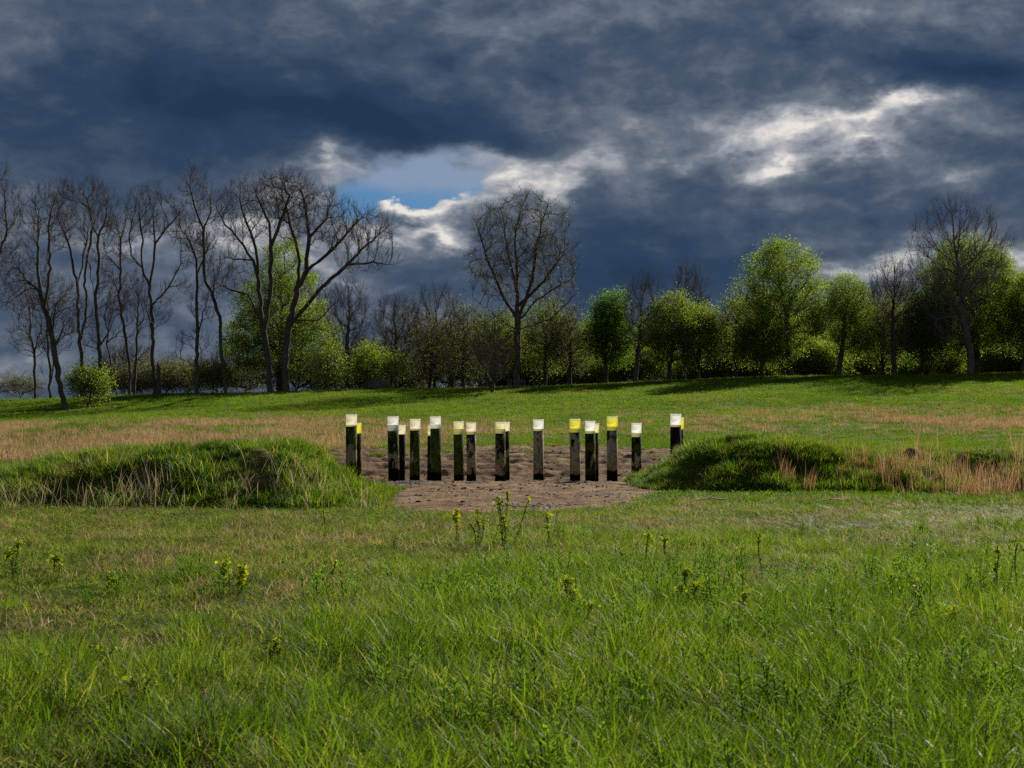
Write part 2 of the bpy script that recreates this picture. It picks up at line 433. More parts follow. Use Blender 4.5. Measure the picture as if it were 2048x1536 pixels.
def soil_material(name, green):
    m, t, out = new_mat(name)
    geo = t.new('ShaderNodeNewGeometry'); pos = geo.outputs['Position']
    c = t.ramp(t.noise(pos, 1.1, 6, .65), [(.34, (0.065, 0.036, 0.018)), (.48, (0.16, 0.090, 0.044)), (.62, (0.29, 0.185, 0.10))])
    c = t.mix(t.maprange(t.noise(pos, 14, 3, .6), .55, .72, 0, .7), c, (0.035, 0.024, 0.016))
    vor = t.new('ShaderNodeTexVoronoi'); t.l.new(pos, vor.inputs['Vector']); vor.inputs['Scale'].default_value = 17
    st = t.math('MULTIPLY', t.maprange(vor.outputs['Distance'], .30, .18), t.maprange(t.noise(pos, .9, 3), .52, .62))
    c = t.mix(t.math('MULTIPLY', st, .75), c, (0.30, 0.27, 0.24))
    if green: c = t.mix(t.maprange(t.noise(pos, .9, 4, .6), .46, .56, 0, .8), c, (0.035, 0.052, 0.012))
    h = t.math('ADD', t.noise(pos, 7, 6, .7), t.math('MULTIPLY', st, .25))
    t.l.new(principled(t, c, 0.95, 0.12, h, 1.0, .14), out.inputs[0]); return m
M_GROUND = ground_material()
M_SOIL = soil_material('bare_soil', False)
M_MOUND = soil_material('mound_soil', True)

# ------------------------------------------------------------------ the ground, the bare soil, the mounds
def dry_field(x, y):
    """0 green .. 1 straw: where the tall dead grass grows"""
    x = np.asarray(x, float); y = np.asarray(y, float)
    n = fbm(x / 5.0, y / 7.0, 81, 4)
    u = x / np.maximum(y, 1)
    left = sstep(60, 68, y + 60 * np.clip(-u - .1, 0, .3)) * (1 - sstep(74, 106, y + 22 * np.clip(u + .10, -.1, .4))) * (1 - sstep(-0.10, 0.02, u))
    right = sstep(80, 86, y) * (1 - sstep(92, 106, y)) * sstep(0.06, 0.14, u) * 0.45
    mid = sstep(76, 82, y) * (1 - sstep(88, 96, y)) * 0.28 * (1 - left) * (1 - right)
    near = 0.85 * sstep(13, 18, y + 12 * fbm(x / 4, y / 4, 83, 3)) * (1 - sstep(28, 36, y)) * (0.75 + n)
    return np.clip(left * (0.62 + 1.5 * n) + right * (1 + 1.2 * n) + mid + near * 0.62, 0, 1)

def axis(pts):
    out = []
    for a, b, s in pts: out.append(np.arange(a, b, s))
    return np.concatenate(out + [[pts[-1][1]]])
gx = axis([(-3000, -400, 130), (-400, -120, 14), (-120, -40, 2.5), (-40, -14, .8), (-14, 14, .22), (14, 40, .8), (40, 120, 2.5), (120, 400, 14), (400, 3000, 130)])
gy = axis([(-1200, -60, 95), (-60, 0, 4), (0, 26, .3), (26, 72, .22), (72, 160, .7), (160, 300, 5), (300, 4000, 100)])
X, Y = np.meshgrid(gx, gy)
def grid_quads(nx, ny):
    i = np.arange(ny - 1)[:, None] * nx + np.arange(nx - 1)[None]
    i = i.ravel(); return np.stack([i, i + 1, i + nx + 1, i + nx], 1)
Z = base_h(X, Y)
Z = np.where(dirt_mask(X, Y) > 0.35, np.minimum(Z, dirt_z(X, Y)) - 0.16, Z)   # the turf is stripped under the bare soil
me = make_mesh('ground', np.stack([X, Y, Z], -1), grid_quads(len(gx), len(gy)), M_GROUND, attrs={'dry': (.6 * dry_field(X, Y).ravel(), 'POINT')})
tag(link('ground', me), 'rolling meadow rising to a crest', kind='structure')

def patch(name, xs, ys, zf, keep, mat, label):
    X, Y = np.meshgrid(xs, ys); Z = zf(X, Y); k = keep(X, Y).ravel()
    Q = grid_quads(len(xs), len(ys)); Q = Q[k[Q].any(1)]
    used = np.unique(Q); mp = np.zeros(X.size, int); mp[used] = np.arange(len(used))
    V = np.stack([X, Y, Z], -1).reshape(-1, 3)[used]
    return tag(link(name, make_mesh(name, V, mp[Q], mat)), label, kind='structure')
patch('soil', np.arange(-11, 11.01, .09), np.arange(26.5, 72, .09),
      lambda x, y: np.where(dirt_mask(x, y) > 0.25, dirt_z(x, y) + .02, base_h(x, y) + .02 - .10 * sstep(.25, -.1, dirt_mask(x, y)) * 1.0),
      lambda x, y: dirt_mask(x, y) > -0.1, M_SOIL, 'bare brown soil worked in furrows around the tubes')
patch('earth_mound', np.arange(-24, -1.8, .09), np.arange(28.5, 41, .09), lambda x, y: base_h(x, y) + mound_left(x, y),
      lambda x, y: mound_left(x, y) > -0.12, M_MOUND, 'long grassy earth mound left of the tubes')
patch('earth_mound', np.arange(3.2, 30, .09), np.arange(32.5, 50, .09), lambda x, y: base_h(x, y) + mound_right(x, y),
      lambda x, y: mound_right(x, y) > -0.12, M_MOUND, 'grassy earth mound right of the tubes')

# ------------------------------------------------------------------ grass: clumps scattered as ground cover (stuff)
def clump(name, seed, n, rad, h0, h1, wd, mat, nseg=3, lean=0.35, bend=0.5, head=0.0, pale=0.12):
    rng = np.random.default_rng(seed)
    r = rad * np.sqrt(rng.uniform(0, 1, n)); th = rng.uniform(0, 2 * np.pi, n)
    base = np.stack([r * np.cos(th), r * np.sin(th), np.full(n, -0.03)], 1)
    H = rng.uniform(h0, h1, n) * (1.0 - 0.3 * r / rad)
    az = th + rng.normal(0, 1.2, n)
    ln = np.abs(rng.normal(lean, lean * .5, n)); bd = np.abs(rng.normal(bend, bend * .6, n))
    tone = rng.uniform(0, 1, n)
    isp = rng.uniform(0, 1, n) < pale
    bd = np.where(isp, bd * 2.0, bd); H = np.where(isp, H * 1.1, H)
    out = np.stack([np.cos(az), np.sin(az)], 1)
    tw = az + np.pi / 2 + rng.normal(0, .6, n)
    twr = rng.normal(0, 1.1, n)
    w = wd * rng.uniform(.6, 1.3, n)
    P = base.copy(); ang = ln.copy(); rows = []
    for s in range(nseg + 1):
        f = s / nseg
        ww = w * (1 - f ** 1.6) + w * .06
        side = np.stack([np.cos(tw + twr * f), np.sin(tw + twr * f), np.zeros(n)], 1)
        if head > 0: ww = ww * (1 + head * (0.55 < f < 0.95))
        rows.append(np.stack([P - side * ww[:, None] / 2, P + side * ww[:, None] / 2], 1))
        st = H / nseg
        P = P + np.stack([out[:, 0] * np.sin(ang) * st, out[:, 1] * np.sin(ang) * st, np.cos(ang) * st], 1)
        ang = np.minimum(ang + bd / nseg * (1 + f), 2.4)
    V = np.stack(rows, 1).reshape(-1, 3)       # n, nseg+1, 2
    k = 2 * (nseg + 1)
    q = np.array([[2 * s, 2 * s + 1, 2 * s + 3, 2 * s + 2] for s in range(nseg)])
    Q = (np.arange(n)[:, None, None] * k + q[None]).reshape(-1, 4)
    tv = np.repeat(np.where(isp, 1.0 + .6 * tone, tone * .78), k)
    me = make_mesh(name, V, Q, mat, attrs={'tone': (tv, 'POINT')})
    return bpy.data.objects.new(name, me)     # never linked to the scene: only a source for the ground cover below

def scatter(name, label, protos, P, rot, scl, idx):
    """one object whose points each carry a clump"""
    coll = bpy.data.collections.new(name + '_source')
    for i, p in enumerate(protos):
        p.name = '%s_clump_%02d' % (name, i); coll.objects.link(p)
    me = bpy.data.meshes.new(name)
    n = len(P); me.vertices.add(n); me.vertices.foreach_set('co', np.ascontiguousarray(P, dtype=np.float32).ravel())
    def at(nm, typ, key, v, dt):
        a = me.attributes.new(nm, typ, 'POINT'); a.data.foreach_set(key, np.ascontiguousarray(v, dtype=dt).ravel())
    at('turn', 'FLOAT_VECTOR', 'vector', rot, np.float32); at('size', 'FLOAT_VECTOR', 'vector', scl, np.float32); at('pick', 'INT', 'value', idx, np.int32)
    o = link(name, me); tag(o, label, kind='stuff')
    ng = bpy.data.node_groups.new(name + '_cover', 'GeometryNodeTree')
    ng.interface.new_socket('Geometry', in_out='INPUT', socket_type='NodeSocketGeometry')
    ng.interface.new_socket('Geometry', in_out='OUTPUT', socket_type='NodeSocketGeometry')
    N, Lk = ng.nodes, ng.links
    gi, go = N.new('NodeGroupInput'), N.new('NodeGroupOutput')
    iop = N.new('GeometryNodeInstanceOnPoints'); ci = N.new('GeometryNodeCollectionInfo')
    ci.inputs[0].default_value = coll; ci.inputs['Separate Children'].default_value = True; ci.inputs['Reset Children'].default_value = True
    def na(nm, typ):
        a = N.new('GeometryNodeInputNamedAttribute'); a.data_type = typ; a.inputs[0].default_value = nm; return a.outputs[0]
    Lk.new(gi.outputs[0], iop.inputs['Points']); Lk.new(ci.outputs[0], iop.inputs['Instance']); iop.inputs['Pick Instance'].default_value = True
    Lk.new(na('pick', 'INT'), iop.inputs['Instance Index']); Lk.new(na('turn', 'FLOAT_VECTOR'), iop.inputs['Rotation']); Lk.new(na('size', 'FLOAT_VECTOR'), iop.inputs['Scale'])
    Lk.new(iop.outputs[0], go.inputs[0])
    md = o.modifiers.new('cover', 'NODES'); md.node_group = ng
    return o

def wedge(rng, n, d0, d1, half=0.46):
    """points in the field of view (and a good margin either side), even in area"""
    A = lambda q: half * q * q / 2 + 6.0 * q                      # half-width is half * y + 6 m, so the ground stays covered a few steps to either side
    ty = np.linspace(d0, d1, 600); n = int(n * (A(d1) - A(d0)) / (half * (d1 * d1 - d0 * d0) / 2 + d1 - d0))
    y = np.interp(rng.uniform(A(d0), A(d1), n), A(ty), ty); x = rng.uniform(-1, 1, n) * (half * y + 6.0)
    return x, y
def attrs_for(rng, n, s, k, tilt=.12):
    rot = np.stack([rng.normal(0, tilt, n), rng.normal(0, tilt, n), rng.uniform(0, 2 * np.pi, n)], 1)
    return rot, s, rng.integers(0, k, n)

G_COLS = [(0.026, 0.054, 0.006), (0.048, 0.090, 0.010), (0.080, 0.128, 0.014), (0.115, 0.145, 0.026), (0.21, 0.185, 0.085)]
M_GRASS = leafy('meadow_grass', G_COLS, 0.54, 0.55, 0.10, 0.30, 'tone', [(0.16, .52, .66, (0.080, 0.105, 0.018), .55), (0.5, .56, .70, (0.20, 0.165, 0.08), .35)], tr_gain=1.75)
M_LUSH = leafy('lush_grass', [(0.026, 0.050, 0.006), (0.048, 0.088, 0.008), (0.078, 0.128, 0.010), (0.11, 0.155, 0.018), (0.22, 0.20, 0.085)], 0.56, 0.48, 0.16, 0.3, 'tone', [(0.35, .58, .72, (0.10, 0.115, 0.03), .5)], tr_gain=1.6)
M_PALE_STALK = leafy('pale_stalk', [(.26, .19, .12), (.38, .30, .20), (.46, .40, .29)], .4, .6, .15, .4, 'tone', tr_gain=1.1, tint=(1.1, 1.0, .8))
M_SHOOT = leafy('shoot_leaves', [(0.03, 0.065, 0.008), (0.055, 0.105, 0.012), (0.085, 0.14, 0.018)], .56, .6, .08, .5, 'tone', tr_gain=2.2)
M_MGRASS = leafy('mound_grass', [(0.024, 0.052, 0.008), (0.046, 0.088, 0.010), (0.078, 0.13, 0.015), (0.12, 0.165, 0.026), (0.22, 0.20, 0.09)], 0.52, 0.55, 0.12, 0.5, 'tone', [(0.5, .55, .70, (0.11, 0.10, 0.035), .5)], tr_gain=1.6)
M_FIELD = leafy('field_grass', [(0.03, 0.06, 0.007), (0.05, 0.095, 0.010), (0.08, 0.125, 0.014), (0.11, 0.14, 0.025)], 0.5, 0.6, 0.1, 0.06, 'tone', [(0.13, .5, .66, (0.12, 0.12, 0.04), .55), (0.35, .5, .7, (0.03, 0.06, 0.01), .5)], tr_gain=1.85)
M_STRAW = leafy('dead_grass', [(0.17, 0.11, 0.06), (0.27, 0.185, 0.105), (0.36, 0.265, 0.165), (0.42, 0.35, 0.24)], 0.45, 0.7, 0.05, 0.25, 'tone', tr_gain=1.15, tint=(1.1, .96, .74))
M_RUST = leafy('rust_grass', [(0.17, 0.09, 0.045), (0.27, 0.155, 0.08), (0.34, 0.22, 0.125), (0.38, 0.29, 0.19)], 0.45, 0.6, 0.2, 0.4, 'tone', tr_gain=1.15, tint=(1.1, .96, .74))

rng = np.random.default_rng(5)
def keep_soil(x, y, s=0.0): return dirt_mask(x, y) < s
def lush_at(x, y):
    n = fbm(x / 3.2, y / 4.0, 91, 4)
    return np.clip(0.90 - (y - 7) / 16 + 1.0 * np.clip(x / np.maximum(y, 1), -.3, .4) + 2.0 * n + 1.6 * fbm(x / .8, y / .9, 93, 3), 0, 1)

# near meadow
def near_meadow():
    k = 7
    protos = [clump('c', 100 + i, 46, .17, .14, .34, .0062, M_GRASS, 3, .45, .8, pale=.22) for i in range(k)]
    n = 30000
    x, y = wedge(rng, n, 3.0, 30); n = len(x)
    p = 1.0 / (1 + (y / 14) ** 1.5)
    m = (rng.uniform(0, 1, n) < 0.35 + p) & keep_soil(x, y, 0.05) & (mound_left(x, y) < .02)
    x, y = x[m], y[m]; n = len(x)
    lu = lush_at(x, y)
    hh = (0.50 + 0.55 * lu) * (0.35 + 1.25 * np.clip(fbm(x / .9, y / 1.1, 95, 3) * 1.5 + .5, 0, 1)) * rng.uniform(.75, 1.2, n)
    hh *= 1 - .35 * sstep(20, 30, y)
    ww = rng.uniform(.85, 1.3, n) * (1 + .5 * sstep(14, 30, y))
    rot, s, idx = attrs_for(rng, n, np.stack([ww, ww, hh], 1), k)
    scatter('meadow_grass', 'mixed green and straw meadow grass in the foreground', protos, np.stack([x, y, base_h(x, y)], 1), rot, s, idx)
    # taller lush tussocks
    protos = [clump('c', 200 + i, 60, .15, .26, .50, .0085, M_LUSH, 4, .28, .75, pale=.07) for i in range(6)]
    n = 16000
    x, y = wedge(rng, n, 3.0, 24); n = len(x)
    m = (rng.uniform(0, 1, n) < np.clip(lush_at(x, y) * 1.1 - .02, 0, 1) ** 1.5 * (0.25 + 1 / (1 + (y / 12) ** 2)))
    x, y = x[m], y[m]; n = len(x)
    sc = rng.uniform(.6, 1.1, n) * (0.55 + .5 * lush_at(x, y))
    rot, s, idx = attrs_for(rng, n, np.stack([sc * 1.15, sc * 1.15, sc], 1), 6)
    scatter('lush_grass', 'tall fresh green grass tussocks in the foreground', protos, np.stack([x, y, base_h(x, y)], 1), rot, s, idx)
near_meadow()
def thatch():
    protos = [clump('c', 250 + i, 30, .22, .10, .26, .0065, M_STRAW, 3, .75, .9, pale=.3) for i in range(5)]
    n = 16000
    x, y = wedge(rng, n, 3.0, 34); n = len(x)
    f = np.clip(.12 + .36 * sstep(10, 18, y) * (1 - .6 * sstep(26, 33, y)) + 2.0 * fbm(x / 1.4, y / 1.8, 151, 4), .03, .8)
    m = (rng.uniform(0, 1, n) < f) & keep_soil(x, y, 0.05) & (mound_left(x, y) < .02)
    x, y = x[m], y[m]; n = len(x); sc = rng.uniform(.6, 1.3, n)
    rot, s, idx = attrs_for(rng, n, np.stack([sc, sc, sc], 1), 5, .2)
    scatter('dry_thatch', 'pale dead blades and straw tangled through the meadow', protos, np.stack([x, y, base_h(x, y)], 1), rot, s, idx)
thatch()
def shoots():
    def proto(seed):
        g = np.random.default_rng(seed); V, Q, n = [], [], 0
        mb = MB()
        for k in range(4):
            x, y = g.normal(0, .10, 2); h = g.uniform(.26, .46); tl = g.normal(0, .12, 2)
            f = np.linspace(0, 1, 5); c = np.stack([x + tl[0] * f * h, y + tl[1] * f * h, h * f - .02], 1)
            mb.add(*seg_tubes(c[:-1], c[1:], np.full(4, .0035), np.full(4, .0028), 4))
            nl = int(h / .011); fi = np.sort(g.uniform(.15, 1.0, nl)); q = np.stack([np.interp(fi, f, c[:, i]) for i in range(3)], 1)
            az = np.arange(nl) * 2.4 + g.uniform(0, 6); el = .25 + .9 * fi ** 2 + g.normal(0, .15, nl); L = .075 * np.sin(np.pi * np.clip(fi * .8 + .15, 0, 1)) + .025
            d = np.stack([np.cos(az) * np.cos(el), np.sin(az) * np.cos(el), np.sin(el)], 1); sd = np.stack([-np.sin(az), np.cos(az), 0 * az], 1); w = .0065
            v = np.stack([q, q + d * L[:, None] * .5 + sd * w, q + d * L[:, None] - np.array([0, 0, .012]), q + d * L[:, None] * .5 - sd * w], 1).reshape(-1, 3)
            mb.add(v, np.arange(4 * nl).reshape(-1, 4))
        me = mb.mesh('c', M_SHOOT); a = me.attributes.new('tone', 'FLOAT', 'POINT'); a.data.foreach_set('value', g.uniform(0, .9, len(me.vertices)).astype(np.float32) * 0 + np.float32(g.uniform(.1, .8)))
        return bpy.data.objects.new('c', me)
    protos = [proto(800 + i) for i in range(6)]
    n = 2000
    x, y = wedge(rng, n, 4.5, 24); n = len(x)
    f = np.clip(.10 + 1.6 * np.clip(x / y - .02, -.1, .3) + 2.6 * fbm(x / 1.8, y / 2.2, 161, 4), .02, .8) * (1 - .8 * sstep(15, 22, y))
    m = rng.uniform(0, 1, n) < f
    x, y = x[m], y[m]; n = len(x); sc = rng.uniform(.4, 1.1, n)
    rot, s, idx = attrs_for(rng, n, np.stack([sc, sc, sc], 1), 6, .1)
    scatter('leafy_shoots', 'narrow leaved green shoots among the meadow grass', protos, np.stack([x, y, base_h(x, y)], 1), rot, s, idx)
shoots()

def field():
    k = 5
    protos = [clump('c', 300 + i, 50, .32, .10, .24, .016, M_FIELD, 2, .4, .6, pale=.12) for i in range(k)]
    n = 26000
    xa, ya = wedge(rng, n, 26, 74)
    n2 = 60000
    xb, yb = wedge(rng, n2, 74, 152, .44)
    x = np.concatenate([xa, xb]); y = np.concatenate([ya, yb]); n = len(x)
    dr = dry_field(x, y)
    soil = dirt_mask(x, y)
    fringe = (soil < .1) | ((soil < 9) & (y > 62) & (fbm(x / 1.6, y / 1.0, 97, 3) > .17))
    m = fringe & (rng.uniform(0, 1, n) > dr * .55 * (y > 40)) & (mound_left(x, y) < .02) & (mound_right(x, y) < .02)
    x, y = x[m], y[m]; n = len(x)
    hh = rng.uniform(.6, 1.25, n) * (0.8 + .7 * fbm(x / 3, y / 3, 99, 3)) * np.where(y < 45, .75, 1.15)
    ww = rng.uniform(.9, 1.4, n) * (1 + .8 * sstep(60, 140, y))
    rot, s, idx = attrs_for(rng, n, np.stack([ww, ww, hh], 1), k)
    scatter('field_grass', 'short bright green grass on the rising field', protos, np.stack([x, y, total_h(x, y)], 1), rot, s, idx)
    # tall straw band
    protos = [clump('c', 400 + i, 34, .34, .30, .78, .011, M_STRAW, 3, .16, .35, head=.6, pale=.2) for i in range(5)]
    n = 60000
    x, y = wedge(rng, n, 56, 118, .44); n = len(x)
    m = (rng.uniform(0, 1, n) < np.clip(dry_field(x, y) * .30 + 1.5 * fbm(x / 2.2, y / 2.6, 87, 3) * dry_field(x, y), .0, .9)) & keep_soil(x, y, -.2)
    x, y = x[m], y[m]; n = len(x)
    hh = rng.uniform(.6, 1.15, n) * (0.55 + .45 * dry_field(x, y)); ww = rng.uniform(.9, 1.3, n)
    rot, s, idx = attrs_for(rng, n, np.stack([ww, ww, hh], 1), 5, .06)
    scatter('dry_grass', 'tall straw coloured dead grass band across the field', protos, np.stack([x, y, total_h(x, y)], 1), rot, s, idx)
field()

def mound_cover():
    k = 5
    protos = [clump('c', 500 + i, 60, .20, .12, .34, .010, M_MGRASS, 3, .35, .7, pale=.05) for i in range(k)]
    n = 26000
    xa = rng.uniform(-24, -2.2, n); ya = rng.uniform(28.5, 40.5, n); ma = mound_left(xa, ya)
    bare = (fbm(xa / .9, ya / .9, 111, 4) < -.19) | (((xa + 5.35) / .75) ** 2 + ((ya - 33.0) / .75) ** 2 < 1) & (fbm(xa / .4, ya / .4, 113, 3) < .08) | (((xa + 4.45) / .7) ** 2 + ((ya - 32.0) / .7) ** 2 < 1) & (fbm(xa / .4, ya / .4, 113, 3) < .12)
    bare |= (((xa + 9.6) / .7) ** 2 + ((ya - 32.2) / .8) ** 2 < 1) & (fbm(xa / .7, ya / .7, 113, 3) < .12)
    bare &= rng.uniform(0, 1, len(xa)) < .86
    ka = (ma > .0) & ~bare & (dirt_mask(xa, ya) < .6)
    n = 30000
    xb = np.where(rng.uniform(0, 1, n) < .55, rng.uniform(3.4, 11, n), rng.uniform(3.4, 30, n)); yb = rng.uniform(34.5, 49.5, n); mb = mound_right(xb, yb)
    bare = (fbm(xb / .8, yb / .8, 121, 4) < -.15) | ((xb > 10.2) & (fbm(xb / 1.5, yb / 1.5, 123, 3) < -.06) & (yb > 40.2)) | (((xb - 7.35) / .38) ** 2 + ((yb - 39.0) / .5) ** 2 < 1)
    bare &= rng.uniform(0, 1, len(xb)) < .86
    kb = (mb > .0) & ~bare
    x = np.concatenate([xa[ka], xb[kb]]); y = np.concatenate([ya[ka], yb[kb]]); n = len(x)
    z = base_h(x, y) + np.maximum(mound_left(x, y), mound_right(x, y))
    sc = rng.uniform(.55, 1.2, n) * np.clip(0.95 + 1.9 * fbm(x / .7, y / .7, 125, 3), .3, 1.7)
    rot, s, idx = attrs_for(rng, n, np.stack([sc * 1.2, sc * 1.2, sc], 1), k, .2)
    scatter('mound_grass', 'dense dark green grass growing over the two earth mounds', protos, np.stack([x, y, z], 1), rot, s, idx)
    # rust coloured bunch grass before the right mound
    protos = [clump('c', 600 + i, 13, .12, .45, 1.0, .009, M_RUST, 4, .12, .20, head=.6, pale=.3) for i in range(5)]
    n = 1250
    x = rng.uniform(7.2, 24, n); y = 38.7 - .9 * sstep(9, 12, x) + rng.normal(0, 1.0, n) * (1 + .7 * sstep(9, 12, x)) - .05 * (x - 8)
    m = rng.uniform(0, 1, n) < np.clip((fbm(x / 1.1, y / 1.5, 131, 3) * 1.8 + .36) * (0.35 + .75 * sstep(8, 11, x)), 0, 1)
    x, y = x[m], y[m]; n = len(x)
    sc = rng.uniform(.7, 1.2, n)
    rot, s, idx = attrs_for(rng, n, np.stack([sc, sc, sc], 1), 5, .07)
    scatter('bunch_grass', 'rust coloured bunch grass standing along the right mound', protos, np.stack([x, y, total_h(x, y)], 1), rot, s, idx)
    # thin pale stalks before the left mound
    protos = [clump('c', 700 + i, 6, .30, .6, 1.5, .010, M_PALE_STALK, 5, .22, .45, head=.5, pale=.3) for i in range(6)]
    n = 230
    x = rng.uniform(-16, -2.6, n); y = 29.6 + rng.normal(0, .7, n)
    m = rng.uniform(0, 1, n) < np.clip(fbm(x / 1.0, y, 141, 3) * 2 + .75, .08, 1) * (1 - .6 * sstep(-5.2, -3, x))
    x, y = x[m], y[m]; n = len(x)
    sc = rng.uniform(.55, 1.1, n)
    rot, s, idx = attrs_for(rng, n, np.stack([sc, sc, sc], 1), 6, .12)
    scatter('dead_stalks', 'thin pale dead stalks along the foot of the left mound', protos, np.stack([x, y, total_h(x, y)], 1), rot, s, idx)
mound_cover()

# ------------------------------------------------------------------ trees
def grow(rng, pos, par, att, step, kill, jitter=.25, up=.08, maxit=160, infl=1e9, maxchild=3, inertia=.6):
    pos = [np.array(p, float) for p in pos]; par = list(par); nch = [0] * len(pos)
    for p in par:
        if p >= 0: nch[p] += 1
    A = np.asarray(att, float); P = np.array(pos)
    D = np.linalg.norm(A[:, None] - P[None], axis=2); near = D.argmin(1); dist = D.min(1)
    for it in range(maxit):
        if len(A) == 0: break
        act = dist < infl
        if not act.any(): break
        ids, inv = np.unique(near[act], return_inverse=True)
        P = np.array(pos)
        dv = unit(A[act] - P[near[act]])
        acc = np.zeros((len(ids), 3)); np.add.at(acc, inv, dv)
        new, npar = [], []
        for i, a in zip(ids, acc):
            if nch[i] >= maxchild: continue
            pp = par[i]
            inert = unit(pos[i] - pos[pp]) if pp >= 0 else np.array([0, 0, 1.])
            d = unit(unit(a) + inertia * inert + rng.normal(0, jitter, 3) + np.array([0, 0, up]))
            new.append(pos[i] + d * step * rng.uniform(.8, 1.2)); npar.append(i)
        if not new:
            break
        b = len(pos)
        for q, i in zip(new, npar):
            pos.append(q); par.append(i); nch[i] += 1; nch.append(0)
        Nw = np.array(new)
        Dn = np.linalg.norm(A[:, None] - Nw[None], axis=2); j = Dn.argmin(1); dm = Dn.min(1)
        up_ = dm < dist; near = np.where(up_, j + b, near); dist = np.where(up_, dm, dist)
        full = np.array(nch) >= maxchild
        k = (dist > kill) & ~(full[near] & (dist < kill * 2.5))
        A, near, dist = A[k], near[k], dist[k]
    return np.array(pos), np.array(par)

def ellipsoid_points(rng, n, env, shell=.35):
    vol = np.array([e[1][0] * e[1][1] * e[1][2] for e in env]); vol = vol / vol.sum()
    out = []
    for e, v in zip(env, vol):
        k = max(4, int(n * v)); d = unit(rng.normal(size=(k, 3)))
        r = rng.uniform(0, 1, k) ** (1 / 3); r = np.where(rng.uniform(0, 1, k) < shell, rng.uniform(.85, 1, k), r)
        out.append(np.array(e[0]) + d * r[:, None] * np.array(e[1]))
    return np.concatenate(out)

